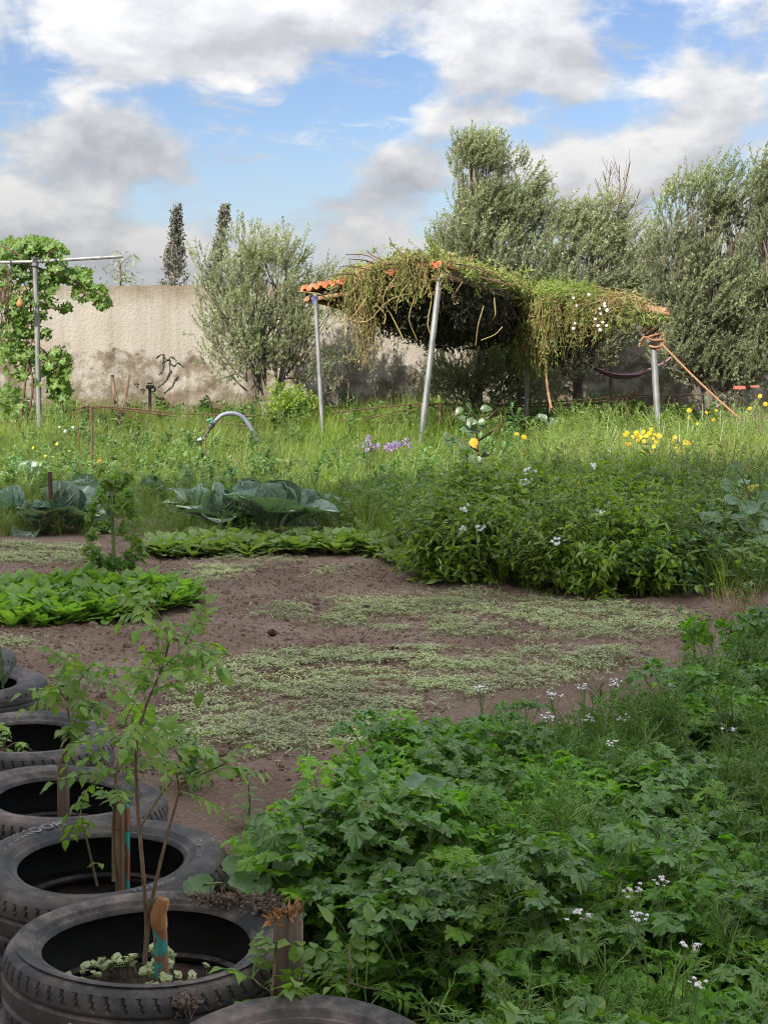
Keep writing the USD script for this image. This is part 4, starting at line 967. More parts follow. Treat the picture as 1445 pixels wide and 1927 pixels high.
# ------------------------------------------------------------------ grasses and weeds
def tuft(n, h, spread, wdt, bend, seed, K=5):
    r = np.random.default_rng(seed)
    a = r.uniform(0, 2 * np.pi, n); ln = r.uniform(.45, 1.1, n) * h; be = r.uniform(.15, 1., n) * bend
    t = np.linspace(0, 1, K)
    o = np.stack([np.cos(a), np.sin(a)], 1) * (r.uniform(0, 1, n) ** .5 * spread)[:, None]
    out = np.stack([np.cos(a), np.sin(a)], 1)
    hor = np.sin(be[:, None] * t) * t * ln[:, None] * .8; ver = np.cos(be[:, None] * t * .9) * t * ln[:, None]
    p = np.concatenate([o[:, None] + out[:, None] * hor[..., None], ver[..., None]], 2)
    w = wdt * (1 - t) ** .7 * r.uniform(.6, 1.2, (n, 1)) * .5
    tw = r.uniform(0, np.pi, n)
    sd = np.stack([np.cos(a + np.pi / 2 + .6 * np.sin(tw)), np.sin(a + np.pi / 2 + .6 * np.sin(tw)), 0 * a], 1)
    v = np.stack([p - sd[:, None] * w[..., None], p + sd[:, None] * w[..., None]], 2).reshape(-1, 3)
    k = np.arange(K - 1) * 2
    q = (np.stack([k, k + 1, k + 3, k + 2], 1)[None] + (np.arange(n) * K * 2)[:, None, None]).reshape(-1, 4)
    return B().add((v, q)).get()


def leafy(h, n, tpl, ls, seed, spread=.5, stems=3, r=.004):
    """upright weed: stems with leaves all along"""
    g_ = np.random.default_rng(seed)
    P_, O, D = [], [], []
    for s in range(stems):
        a = g_.uniform(0, 6.3); k = spread * g_.uniform(.2, 1)
        e = np.array([math.cos(a) * k * h, math.sin(a) * k * h, h * g_.uniform(.7, 1.1)])
        p = spline([[0, 0, 0], e * [.3, .3, .55], e], 6); P_.append(p)
        for j in range(n):
            u = g_.uniform(.15, 1) * 4.99; i0 = int(u)
            O.append(p[i0] * (1 - u + i0) + p[i0 + 1] * (u - i0)); d = g_.normal(size=3); d[2] = abs(d[2]) * .4 + .1; D.append(d)
    D = unit(np.array(D)); N = unit(np.array([0, 0, 1.]) + g_.normal(size=D.shape) * .35)
    return scat(tpl[0], tpl[1], np.array(O), D, N, ls * g_.uniform(.6, 1.25, len(O))), tubes(np.array(P_), np.linspace(r, r * .4, 6), 3)


def spots(poly, n, margin=0):
    """n random ground points inside a polygon given in the photograph's pixels, evenly spread over the ground"""
    gp_ = np.array([G(*q)[:2] for q in poly]); lo, hi = gp_.min(0), gp_.max(0)
    out = []
    while sum(map(len, out)) < n:
        c = rng.uniform(lo, hi, (4 * n + 50, 2)); out.append(c[inside(gp_, c)])
    c = np.vstack(out)[:n]
    return np.column_stack([c, gz(c[:, 0], c[:, 1])])


GR = [[(tuft(26, .42, .07, .009, 1.1, s), M['grass'])] for s in range(4)] + [[(tuft(20, .5, .09, .008, .9, s + 9), M['grass_dim'])] for s in range(3)]
DIM = [[(tuft(22, .42, .08, .008, 1.0, s + 20), M['grass_dim'])] for s in range(3)] + [[(tuft(24, .36, .07, .009, 1.2, s + 30), M['grass'])] for s in range(2)]
L1f, L2f = leafy(.38, 26, leaf(.05, .02, n=2), 1., 1), leafy(.5, 30, leaf(.045, .014, n=2), 1., 2)
L3f, L4f = leafy(.3, 14, leaf(.085, .045, n=3), 1., 3), leafy(.36, 16, leaf(.075, .04, n=3, wav=.004), 1., 4)
WEED = [[(L1f[0], M['weed']), (L1f[1], M['stem'])], [(L2f[0], M['jasmine']), (L2f[1], M['stem'])], [(L3f[0], M['weed']), (L3f[1], M['stem'])], [(L4f[0], M['broad']), (L4f[1], M['stem'])]]


def grow(name, lab, protos, pos, size=(.7, 1.3), tilt=.25, idx=None, cat='grass', hvar=None):
    n = len(pos)
    sc = R(*size, n)
    if hvar is not None:
        sc = sc * hvar
    instancer(name, lab, cat, protos, pos, R(0, 6.28, n), R(0, tilt, n), sc, idx if idx is not None else rng.integers(0, len(protos), n))


# sunlit grass at the far end
far = spots([(-60, 858), (300, 862), (600, 870), (800, 880), (1000, 850), (1500, 850), (1500, 776), (-60, 776)], 4300)
q = pix(far)
clear = ~((q[:, 0] > 250) & (q[:, 0] < 500) & (q[:, 1] < 800) & (R(0, 1, len(far)) < .6))
far = far[clear]
fq = pix(far)
hn = .3 + 1.35 * meshkit.noise(far * [1.0, .8, 0] + 3, 5)
grow('grass', 'bright meadow grass growing under and around the pergola', GR, far, (.5, .95), hvar=hn * np.where((fq[:, 0] > 600) & (fq[:, 0] < 900), 1.25, 1.0), idx=np.where((fq[:, 0] < 560) & (R(0, 1, len(far)) < .75), rng.integers(4, 7, len(far)), rng.integers(0, 5, len(far))))  # dimmer blades on the left: the sunlit patch is set by blade colour
w = spots([(-60, 850), (800, 860), (1500, 840), (1500, 778), (-60, 778)], 2100)
w = w[meshkit.noise(w * [.9, .7, 0] + 7, 12) > R(.3, .75, len(w))]
grow('weeds', 'mixed leafy weeds in the sunny grass before the wall', WEED, w, (.7, 1.45), idx=rng.choice([0, 1, 2, 3], len(w)), cat='weeds')
# rough grass behind the cabbages, in the shade
mid = spots([(-60, 968), (200, 972), (320, 985), (640, 985), (780, 1040), (860, 1060), (1000, 940), (1100, 855), (-60, 850)], 3000)
hn = .55 + .8 * meshkit.noise(mid * [.9, .9, 0], 6)
grow('rough_grass', 'rough shaded grass between the cabbages and the pergola', DIM, mid, (.55, 1.0), hvar=hn)
w = spots([(-60, 960), (300, 975), (640, 980), (800, 1050), (900, 1060), (1000, 940), (1100, 850), (-60, 850)], 850)
grow('shade_weeds', 'leafy weeds mixed into the rough shaded grass', WEED, w, (.6, 1.1), cat='weeds')
w = spots([(-60, 1012), (190, 1010), (200, 985), (300, 1030), (640, 1020), (640, 990), (300, 985), (-60, 975)], 300)
grow('cabbage_weeds', 'grass and weeds growing between the cabbages', DIM[:4] + WEED[:2], w, (.35, .8), cat='weeds', tilt=.5)
# right: tall weeds behind the flowering shrubs
rt = spots([(1000, 960), (1250, 1030), (1320, 1085), (1500, 1075), (1500, 835), (1050, 835)], 1600)
grow('tall_weeds', 'tall fine-leaved weeds on the right behind the flowering shrubs', [WEED[1], WEED[0]] + DIM[:3], rt, (.8, 1.5), cat='weeds', idx=rng.choice([0, 0, 0, 1, 1, 2, 3, 4], len(rt)))
# broad-bladed grass on the right
bg = spots([(1270, 1105), (1330, 1130), (1500, 1100), (1500, 1000), (1280, 1030)], 70)
grow('broad_grass', 'arching broad-bladed grass at the right end of the bare soil', [[(tuft(15, .42, .05, .022, 1.6, s + 50), M['broad'])] for s in range(3)], bg, (.7, 1.15), tilt=.15)
bg = spots([(940, 1105), (1250, 1132), (1330, 1130), (1330, 1075), (940, 1050)], 105)
grow('low_weeds', 'low broad-leaved weeds along the front of the flowering shrubs', WEED[2:], bg, (.6, 1.0), cat='weeds')
bg = spots([(740, 1050), (860, 1095), (960, 1112), (960, 1040), (800, 1000), (740, 1000)], 95)
grow('low_weeds', 'low mixed weeds left of the flowering shrubs', WEED, bg, (.55, .9), cat='weeds')
bg = spots([(1300, 1075), (1350, 1132), (1500, 1100), (1500, 960), (1300, 990)], 260)
grow('edge_thicket', 'thicket of weeds and grass closing the bed at the right edge', WEED + [GR[0], DIM[0]], bg, (.7, 1.35), cat='weeds', tilt=.35)
bg = spots([(640, 1020), (740, 1045), (850, 1085), (870, 960), (760, 930), (640, 960)], 330)
grow('edge_thicket', 'tangle of weeds running from the cabbages to the flowering shrubs', WEED + [GR[0], DIM[0], DIM[1]], bg, (.55, 1.15), cat='weeds', tilt=.4)
# pale dry stalks
DRY = [[(tuft(20, .7, .12, .006, .5, s + 70), M['pinkdry'])] for s in range(3)]
d1 = spots([(1350, 860), (1500, 860), (1500, 800), (1375, 800)], 60)
grow('dry_grass', 'pale pinkish dry grass at the right edge', DRY, d1, (.7, 1.1))
DS = [[(tuft(7, 1.25, .1, .008, .25, s + 80, 6), M['pinkdry'])] for s in range(3)]
d2 = spots([(1130, 790), (1320, 790), (1320, 778), (1130, 778)], 26)
grow('dry_stalks', 'tall dry weed stalks before the hammock', DS, d2, (.6, 1.0))
d3 = spots([(640, 830), (760, 840), (760, 780), (640, 780)], 22)
grow('dry_stalks', 'dry straw stalks between the two front poles', DRY, d3, (.5, .9), tilt=.7)
d4 = np.array([G(px, py) for px, py in ((455, 905), (480, 890), (500, 898), (520, 885), (440, 895), (535, 892), (470, 912), (550, 900))])
grow('seeding_grass', 'patch of pale seeding grass near the end of the hose', [[(tuft(26, .5, .1, .007, 1.3, s + 90), M['dry'])] for s in range(2)], d4, (.7, .95), tilt=.3)
d5 = spots([(1330, 1148), (1420, 1170), (1440, 1130), (1330, 1122)], 9)
grow('straw', 'little heap of straw at the right edge of the bare soil', [[(tuft(22, .26, .06, .005, 2.6, s + 95), M['dry'])] for s in range(2)], d5, (.6, 1.), tilt=1.2, cat='straw')

# ------------------------------------------------------------------ flowering shrubs
JL = leaf(.066, .026, n=3, fold=.25, droop=.3)


def shrub(lab, blobs, flowers, mat, group='white flowering shrubs', leafm=JL, nsh=420, ls=1., name='flowering_shrub'):
    c0 = G(blobs[0][0], blobs[0][5])
    t = thing(name, lab, 'shrub', c0, group=group)
    O, D, Ls = [], [], []
    for px, py, rx, ry, w, gpy in blobs:
        Yd = G(px, gpy)[1]
        c = P(px, py, Yd); n = int(nsh * w)
        u = rdir(n, .25); r = R(.2, 1, n) ** .4 * (.78 + .5 * meshkit.noise(u * 2.3 + px * .1, 8))
        o = c + u * r[:, None] * np.array([rx / F * Yd, min(rx / F * Yd, .4), ry / F * Yd * .92])
        o[:, 2] = np.maximum(o[:, 2], .03)
        O.append(o); D.append(unit(u * .6 + [0, 0, .7] + rng.normal(size=o.shape) * .4))
    O, D = np.vstack(O), np.vstack(D); n = len(O)
    L_ = R(.10, .22, n) * (1 + .9 * (R(0, 1, n) > .86)); tt5 = np.linspace(0, 1, 5)
    pth = O[:, None] + D[:, None] * (L_[:, None] * tt5)[..., None]
    base = np.array([c0 + [R(-.15, .15), R(-.15, .15), 0] for _ in range(16)])
    part(t, 'stem', tubes(np.stack([base, base * .5 + O[:16] * .5 + R(-.04, .04, (16, 3)), O[:16]], 1), np.array([.012, .008, .005]), 4), M['twig'])
    part(t, 'twigs', tubes(pth, np.linspace(.003, .0015, 5), 3), M['stem'], kind='stuff')
    m = 11
    k = rng.integers(0, 5, (n, m)); at = pth[np.arange(n)[:, None], k].reshape(-1, 3)
    ax = np.repeat(D, m, 0); sd = unit(np.cross(ax, rdir(n * m)))
    yd = unit(sd + ax * R(.3, .9, (n * m, 1)))
    nn = unit(np.array([0, 0, 1.]) + rng.normal(size=yd.shape) * .4)
    part(t, 'foliage', scat(leafm[0], leafm[1], at, yd, nn, R(.65, 1.25, n * m) * ls), mat)
    for px, py, gpy in flowers:
        Yd = G(px, gpy)[1] - .42; c = P(px, py, Yd)
        ms = []
        for j in range(6):
            q_ = c + rng.normal(size=3) * [.018, .015, .012]
            an = np.arange(5) / 5 * 6.283 + R(0, 1); nr_ = unit([R(-.6, .6), -.7, R(0, 1)]); a0 = unit(np.cross(nr_, [1, .3, 0])); b0 = np.cross(nr_, a0)
            ms.append(scat(*leaf(.015, .010, n=2, p=.6), np.repeat(q_[None], 5, 0), np.cos(an)[:, None] * a0 + np.sin(an)[:, None] * b0, np.repeat(nr_[None], 5, 0), 1.))
        part(t, 'flower', merge(*ms), M['white'])
    return t


def clumps(x0, x1, n, seed, lo=1055, hi=1105, top=(955, 1060)):
    """irregular clumps of shoots between two pixel columns: low in front, taller and looser behind"""
    g_ = np.random.default_rng(seed); out = []
    for k in range(n):
        x = g_.uniform(x0, x1); gy = g_.uniform(lo, hi); u = (hi - gy) / (hi - lo)
        hgt = g_.uniform(28, 62) * (.75 + .7 * u)
        out.append((x, gy - hgt * .9 - 6, g_.uniform(28, 52), hgt, g_.uniform(.12, .26), gy))
    return out


shrub('left flowering shrub with four white flower heads on its left side', [(900, 1030, 60, 50, .3, 1090)] + clumps(820, 980, 22, 1, 1040, 1102), [(873, 957, 1085), (833, 993, 1070), (872, 996, 1085), (905, 992, 1085), (990, 905, 1045)], M['jasmine'], nsh=460)
shrub('middle flowering shrub, tallest of the hedge, with a white flower head at its top', [(1060, 1020, 60, 55, .3, 1100)] + clumps(975, 1140, 24, 2, 1010, 1118), [(990, 886, 1040), (1043, 1016, 1115), (985, 908, 1045)], M['jasmine'], nsh=460, leafm=leaf(.052, .022, n=3, fold=.25, droop=.3))
shrub('right flowering shrub with one white flower head', [(1180, 1030, 60, 55, .3, 1100)] + clumps(1120, 1300, 22, 3, 1010, 1122), [(1131, 966, 1090), (1118, 877, 1035)], M['jasmine'], nsh=460)
shrub('low dull green shrub in front, between grass and the right flowering shrub', clumps(1230, 1360, 14, 4, 1030, 1108), [], M['weed'], group=None, nsh=420, leafm=leaf(.046, .018, n=2), name='dull_shrub')
SGR = [(tuft(14, .55, .05, .010, .7, 450), M['grass'])]
# dense feathery weeds filling the hedge's foot
sh = spots([(740, 1060), (860, 1098), (1000, 1112), (1250, 1130), (1330, 1110), (1250, 940), (900, 940), (760, 980)], 560)
grow('hedge_weeds', 'leafy undergrowth among the flowering shrubs', [WEED[1], WEED[0], WEED[3], DIM[0], SGR], sh, (.55, 1.15), cat='weeds', tilt=.4)

ST = []
for s in range(4):
    a, b = leafy(.62, 26, leaf(.05, .017, n=2), 1., s + 60, .28, 3, .003); ST.append([(a, M['grass'] if s == 3 else M['jasmine']), (b, M['stem'])])
sh = spots([(800, 1060), (900, 1085), (1250, 1100), (1400, 1090), (1420, 900), (1050, 880), (860, 980)], 170)
grow('stray_shoots', 'long stray shoots sticking out of the flowering shrubs', ST, sh, (.7, 1.15), cat='shoots', tilt=.5)
SG = [[(tuft(26, .55, .09, .008, .8, s + 400), M['straw_grass'])] for s in range(3)] + [[(tuft(22, .5, .08, .008, .9, s + 410), M['grass'])] for s in range(2)]
sh = spots([(940, 985), (1080, 890), (1500, 890), (1500, 1020), (1300, 1010), (1150, 985)], 620)
grow('bright_grass', 'tall yellow-green grass merging with the backs of the shrubs', SG, sh, (.75, 1.3), tilt=.3)
sh = spots([(1150, 900), (1500, 930), (1500, 800), (1280, 800)], 520)
grow('bright_grass', 'pale sunlit grass in flower below the guy rope', SG, sh, (.4, .8), tilt=.3)

# ------------------------------------------------------------------ flowers in the grass
def flower_plant(name, lab, cat, px, gpy, heads, petal, heart, r, stem_mat, group=None, np_=11, Yd=None, w=.36):
    c0 = G(px, gpy); Yd = Yd or c0[1]
    t = thing(name, lab, cat, c0, group=group)
    for hx, hy in heads:
        c = P(hx, hy, Yd + R(-.25, .25))
        part(t, 'stem', tubes(spline([c0 + [R(-.1, .1), R(-.1, .1), 0], c0 * .4 + c * .6 + R(-.03, .03, 3), c], 6), .004, 3), stem_mat)
        daisy(t, c, r * R(.75, 1.2), petal, heart, (R(-.6, .3), -.8, R(.1, .9)), np_, w)
    return t


heads = [(1180, 815), (1190, 822), (1200, 830), (1210, 812), (1216, 820), (1225, 808), (1222, 815), (1232, 818), (1240, 820), (1228, 826), (1212, 830), (1182, 835), (1176, 818), (1204, 822), (1215, 838), (1230, 840), (1222, 850), (1236, 830), (1198, 815), (1186, 840), (1210, 846)]
flower_plant('yellow_daisy', 'dense clump of bright yellow daisies at the foot of the short roped pole', 'flower', 1210, 925, heads, M['yellow'], M['yellow'], .036, M['stem'], 'yellow daisies in the grass')
flower_plant('yellow_daisy', 'yellow daisies just right of the short roped pole', 'flower', 1280, 915, [(1270, 822), (1290, 832), (1265, 830), (1296, 834), (1284, 848), (1272, 845), (1316, 853)], M['yellow'], M['yellow'], .04, M['stem'], 'yellow daisies in the grass')
flower_plant('yellow_daisy', 'scattered yellow daisies on the right, where the guy rope meets the grass', 'flower', 1340, 850, [(1297, 772), (1329, 776), (1347, 772), (1343, 790), (1312, 797), (1411, 768), (1296, 785), (1430, 745), (1373, 836), (1440, 760)], M['yellow'], M['yellow'], .038, M['stem'], 'yellow daisies in the grass')
flower_plant('yellow_daisy', 'pair of yellow flowers in front of the dark shaded pole', 'flower', 980, 880, [(972, 816), (986, 822)], M['yellow'], M['yellow'], .045, M['stem'], 'yellow daisies in the grass')
flower_plant('yellow_daisy', 'single orange-yellow flower on top of the middle flowering shrub', 'flower', 1090, 1060, [(1089, 913)], M['yellow'], M['orange'], .035, M['stem'], 'yellow daisies in the grass')
flower_plant('yellow_groundsel', 'lemon yellow flower spray by the squash leaves at the right edge', 'flower', 1410, 1040, [(1402, 921), (1408, 918), (1414, 916), (1420, 914), (1425, 913), (1411, 922), (1419, 919)], M['lemon'], M['lemon'], .022, M['stem'])
flower_plant('yellow_groundsel', 'few small yellow blooms in the weeds at far left', 'flower', 80, 900, [(62, 842), (85, 858), (70, 870), (107, 835), (130, 848)], M['lemon'], M['lemon'], .025, M['stem'])
flower_plant('dusty_orange_flower', 'withered orange flower head left of the rod fence post', 'flower', 190, 905, [(187, 868)], M['orange'], M['orange'], .04, M['stem'])
flower_plant('white_daisy', 'tiny white daisies in the left grass before the fence', 'flower', 125, 850, [(112, 803), (122, 811), (137, 804)], M['white'], M['yellow'], .025, M['stem'])
flower_plant('white_daisy', 'two small white flowers at the base of the leaning front pole', 'flower', 845, 960, [(833, 891), (846, 897)], M['white'], M['white'], .03, M['stem'])


def agapanthus(lab, px, py, gpy):
    c0 = G(px, gpy); c = P(px, py, c0[1])
    t = thing('agapanthus', lab, 'flower', c0, group='purple flowers between the front poles')
    part(t, 'stem', tubes(spline([c0, c0 * .5 + c * .5 + R(-.03, .03, 3), c], 6), .006, 4), M['stem'])
    d = rdir(16, .5)
    part(t, 'bloom', merge(scat(*leaf(.052, .018, n=2), c + d * .015, d, rdir(16), R(.7, 1.2, 16)), scat(*leaf(.03, .015, n=2), c + d * .04, unit(d + rdir(16) * .6), rdir(16), 1.)), M['purple'])


for (px, py), lab in zip(((693, 828), (690, 840), (708, 843), (730, 843), (744, 838), (752, 842), (765, 834), (736, 847)), ('topmost purple flower of the left cluster', 'brightest purple flower, low in the left cluster', 'small purple flower right of the left cluster', 'leftmost purple flower of the right cluster', 'second purple flower of the right cluster, standing higher', 'purple flower in the middle of the right cluster', 'rightmost purple flower, next to the leaning pole', 'lowest purple flower of the right cluster')):
    agapanthus(lab, px, py, 925)

# quince sapling with one orange leaf
qs = thing('quince_sapling', 'dark leathery-leaved sapling with a single orange leaf, right of the leaning front pole', 'sapling', G(900, 940))
QY = G(900, 940)[1]
tw = [[(905, 935), (900, 850), (892, 790), (878, 770)], [(900, 850), (870, 830), (835, 812)], [(897, 810), (870, 790), (850, 775)], [(900, 800), (925, 780), (935, 770)], [(900, 830), (940, 800), (942, 775)], [(895, 870), (870, 850), (850, 825)]]
for l in tw:
    part(qs, 'stem', tubes(spline([P(a, b, QY + R(-.1, .1)) for a, b in l], 8), np.linspace(.012, .006, 8), 5), M['redtwig'])
for px, py, s in ((872, 770, 1), (875, 765, .8), (864, 790, 1.1), (885, 790, 1), (892, 787, 1), (902, 775, 1), (915, 800, 1), (890, 815, 1.1), (880, 812, 1), (898, 818, 1), (842, 828, 1), (836, 820, .9), (862, 832, 1), (858, 845, .9), (878, 830, 1), (905, 800, .9), (920, 790, .8), (868, 850, 1), (880, 858, 1), (895, 850, 1.1), (905, 862, 1.1), (875, 880, 1), (890, 880, 1.1), (905, 890, 1.1), (915, 875, 1), (880, 900, 1), (900, 905, 1), (915, 900, 1), (888, 868, 1), (870, 868, .9), (925, 855, .9), (912, 840, .8)):
    part(qs, 'leaf', scat(*leaf(.135, .10, n=4, p=.8, fold=.3, droop=.35), P(px + R(-6, 6), py + R(-8, 2), QY + R(-.15, .12))[None], [[R(-1, 1), R(-.6, .3), R(-.9, .3)]], [[R(-.5, .5), -R(.3, 1.2), R(.3, 1)]], [s * R(.8, 1.1)]), M['darkleaf'])
part(qs, 'leaf', scat(*leaf(.12, .10, n=5, p=.75, fold=.2, droop=.2), P(888, 824, QY - .15)[None], [[.35, -.3, -.9]], [[-.4, -1, .25]], [1.]), M['orange'], label='single bright orange leaf')

# ------------------------------------------------------------------ cabbages
prof_cab = lambda t: np.where(t < .58, np.interp(t, [0, .08, .18, .36, .58], [.12, .15, .52, .88, 1.05]), 1.05 * np.sqrt(np.maximum(1 - ((t - .58) / .42) ** 2, 0)))


def make_cabbage(name, lab, loc, seed, n_out=9, n_in=8, s=1., head=True):
    global rng
    keep, rng = rng, np.random.default_rng(seed)
    t = thing(name, lab, 'cabbage', loc, s=s)
    for k in range(n_out + n_in):
        inner = k >= n_out
        a = k * 2.4 + R(-.25, .25)
        L_ = R(.29, .40) if not inner else R(.24, .32)
        el = R(.7, 1.2) if not inner else R(1.0, 1.45)
        if k < 2:
            el = R(-.05, .3)
        d = np.array([math.cos(a) * math.cos(el), math.sin(a) * math.cos(el), math.sin(el)])
        nn = np.array([-math.cos(a) * math.sin(el), -math.sin(a) * math.sin(el), math.cos(el)]) * (1 if not inner else 1)
        m = grid_leaf(1., R(.85, 1.1), prof_cab, cup=R(.12, .28) * (1 if not inner else 1.5), droop=R(.25, .75) if not inner else R(-.5, .1), wav=R(.04, .085), nu=8, nt=9, seed=seed * 31 + k, rnd=.04)
        base = np.array([math.cos(a), math.sin(a), 0]) * (.03 if not inner else .02) + [0, 0, .05 + .02 * inner]
        lf = part(t, 'leaf', scat(m[0], m[1], base[None], d[None], nn[None], [L_]), M['cabbage'], sm=True, world=False)
        mid = m[0].reshape(10, 9, 3)
        rb = [mid[:9, 4] + [0, 0, .002]] + [spline([mid[i0, 4] + [0, 0, .006], mid[min(i0 + 1, 9), 4 + 2 * sg] + [0, 0, .005], mid[min(i0 + 2, 9), 4 + 3 * sg] + [0, 0, .004]], 9) for i0 in (2, 3, 5) for sg in (1, -1)]
        rm = merge(tubes(rb[0], np.linspace(.05, .014, 9), 4), tubes(np.array(rb[1:]), np.linspace(.02, .009, 9), 3))
        part(lf, 'midrib', scat(rm[0], rm[1], base[None], d[None], nn[None], [L_]), M['rib'], world=False)
    rng = keep
    return t


cabs = [((122, 1000), 1.15, 'big cabbage of the left group, one large pale-veined leaf turned to the front', 0.2), ((22, 985), .9, 'cabbage cut off by the left edge of the picture', 1.1), ((75, 1005), .8, 'low cabbage between the two left ones', 2.0), ((160, 968), 1.0, 'cabbage half hidden behind the big left one', 3.2),
        ((525, 1012), 1.3, 'biggest cabbage, at the right end of the right-hand group', 4.0), ((420, 1008), 1.2, 'cabbage at the left end of the right-hand group', 5.3), ((470, 985), 1.1, 'cabbage tucked between the two big right-hand ones', .8), ((370, 975), .85, 'smaller cabbage behind the left end of the right-hand group', 1.7), ((575, 990), .9, 'cabbage behind the biggest one, next to the grass', 2.9),
        ((285, 948), .75, 'small bluish cabbage in the grass behind the leafy celery stem', 3.9), ((55, 915), .8, 'pale bluish cabbage in the grass at far left', 4.7)]
c1 = make_cabbage('cabbage', cabs[0][2], G(*cabs[0][0]), 1, s=cabs[0][1] * 1.0)
c2 = make_cabbage('open_cabbage', cabs[4][2], G(*cabs[4][0]), 2, s=cabs[4][1] * 1.0, n_out=10, n_in=10)
for k, ((px, py), s, lab, a) in enumerate(cabs):
    if k not in (0, 4):
        copy(c1 if k % 2 else c2, lab, G(px, py), a, s * 1.0, 'cabbages behind the bare soil', 'cabbage')
for lab, px, py in (('pale blue-green cabbage in the sun behind the dark pole', 1020, 806), ('pale blue-green cabbage in the sun right of the dark pole', 1050, 812), ('pale blue-green cabbage in the sun left of the dark pole', 965, 800)):
    copy(c1, lab, G(px, py + 20), R(0, 6), 1.0, 'cabbages under the pergola', 'cabbage')

# ------------------------------------------------------------------ big-leaved plants in the beds
SQ = [fan_leaf(1., 5, .07, 26, .16, .07, s, .25) for s in range(4)]


def big_leaf(t, px, py, Yd, size, d, n, mat, k=0, stalk=None, label=None, tpl=None):
    o = P(px, py, Yd); m = tpl or SQ[k % 4]
    lf = part(t, 'leaf', scat(m[0], m[1], o[None], [d], [n], [size]), mat, sm=True, label=label)
    if stalk is not None:
        part(lf, 'stalk', tubes(spline([stalk, stalk * .4 + o * .6 + [0, 0, .03], o], 6), .006, 5), M['stem'])


sq = thing('squash_plant', 'tall plant with broad grey-green lobed leaves at the right edge before the dry grass', 'squash plant', G(1420, 1110))
SY = G(1420, 1110)[1] + .3
st0 = P(1440, 1080, SY); st1 = P(1432, 900, SY)
part(sq, 'stem', tubes(spline([LOC[sq], st0, P(1425, 1000, SY), P(1437, 940, SY), st1], 12), .008, 5), M['stem'])
for k, (px, py, s, d, n) in enumerate([(1372, 915, .085, (-.7, -.1, .3), (.2, -.9, .5)), (1380, 942, .085, (-.8, -.2, 0), (0, -.6, .9)), (1405, 952, .11, (.2, -.5, -.4), (0, -.75, .7)), (1385, 976, .09, (.7, -.1, .1), (0, -.4, 1)), (1345, 975, .12, (-1, 0, .05), (0, -.45, 1)), (1345, 1008, .12, (-.8, -.4, -.6), (-.3, -.8, .5)),
                                       (1412, 990, .13, (-.2, -.6, -.3), (.2, -.7, .7)), (1435, 990, .12, (.7, -.3, -.2), (0, -.5, 1)), (1432, 965, .1, (.8, 0, .2), (0, -.5, 1)), (1395, 908, .07, (.9, 0, .1), (0, -.3, 1)), (1385, 880, .06, (0, 0, 1), (0, -1, .3)), (1437, 1015, .1, (.4, -.7, -.4), (0, -.5, .9)), (1440, 945, .1, (.5, 0, .6), (0, -.7, .6))]):
    big_leaf(sq, px, py, SY + R(-.15, .1), s * 1.35, d, n, M['squash'], k, P(1425, 1000 + (py - 980) * .3, SY))
mw = thing('mallow_plant', 'mallow with wide scalloped leaves spilling beside the nearest planted tyre', 'mallow plant', G(470, 1740))
MY = 3.35
for k, (px, py, s, d, n) in enumerate([(385, 1668, .075, (-.9, -.2, -.1), (0, -.5, 1)), (480, 1660, .105, (-.3, -.6, -.1), (0, -.35, 1)), (520, 1672, .10, (.6, -.4, -.2), (.3, -.6, .8)), (500, 1690, .09, (0, -.8, -.5), (0, -.9, .4)), (455, 1640, .08, (-.6, .3, .2), (0, -.3, 1)), (550, 1640, .075, (.5, .2, .1), (0, -.3, 1)), (510, 1625, .09, (.1, .5, .3), (0, -.5, .9)), (560, 1690, .08, (.4, -.7, -.2), (0, -.6, .7))]):
    big_leaf(mw, px, py, MY + R(-.08, .08), s, d, n, M['broad'], k, LOC[mw] + [0, .1, 0])
OB = grid_leaf(1., .52, lambda t: np.interp(t, [0, .08, .3, .55, .8, .93, 1], [.08, .3, .8, 1, .75, .4, .08]), .14, .35, .07, 8, 12, 3, 16)
OB2 = grid_leaf(1., .45, lambda t: np.interp(t, [0, .08, .3, .55, .8, .93, 1], [.08, .3, .8, 1, .75, .4, .08]), .2, .5, .09, 8, 12, 8, 14)
bo = thing('borage_plant', 'plant with long soft oval leaves rising at the back of the parsley', 'leafy plant', G(740, 1570))
BY = 3.75
for k, (px, py, s, d, n) in enumerate([(745, 1490, .15, (.95, .2, .35), (0, -.55, 1)), (720, 1500, .12, (.7, -.3, .1), (.2, -.9, .5)), (690, 1520, .13, (-.9, -.1, .25), (.1, -.6, 1)), (675, 1515, .11, (-.5, .3, .6), (.3, -.8, .5)), (700, 1495, .11, (-.2, .2, .9), (0, -1, .2)), (740, 1510, .12, (.4, -.7, -.1), (0, -.6, .8)), (660, 1530, .12, (-.7, -.5, -.1), (0, -.5, 1)), (780, 1500, .11, (.8, .2, .5), (0, -.8, .6))]):
    big_leaf(bo, px, py, BY + R(-.08, .08), s, d, n, M['broad'] if k % 3 else M['squash'], k, LOC[bo], tpl=(OB, OB2)[k % 2])

# ------------------------------------------------------------------ parsley bed
PL = [parsley_leaflet(s) for s in range(6)]


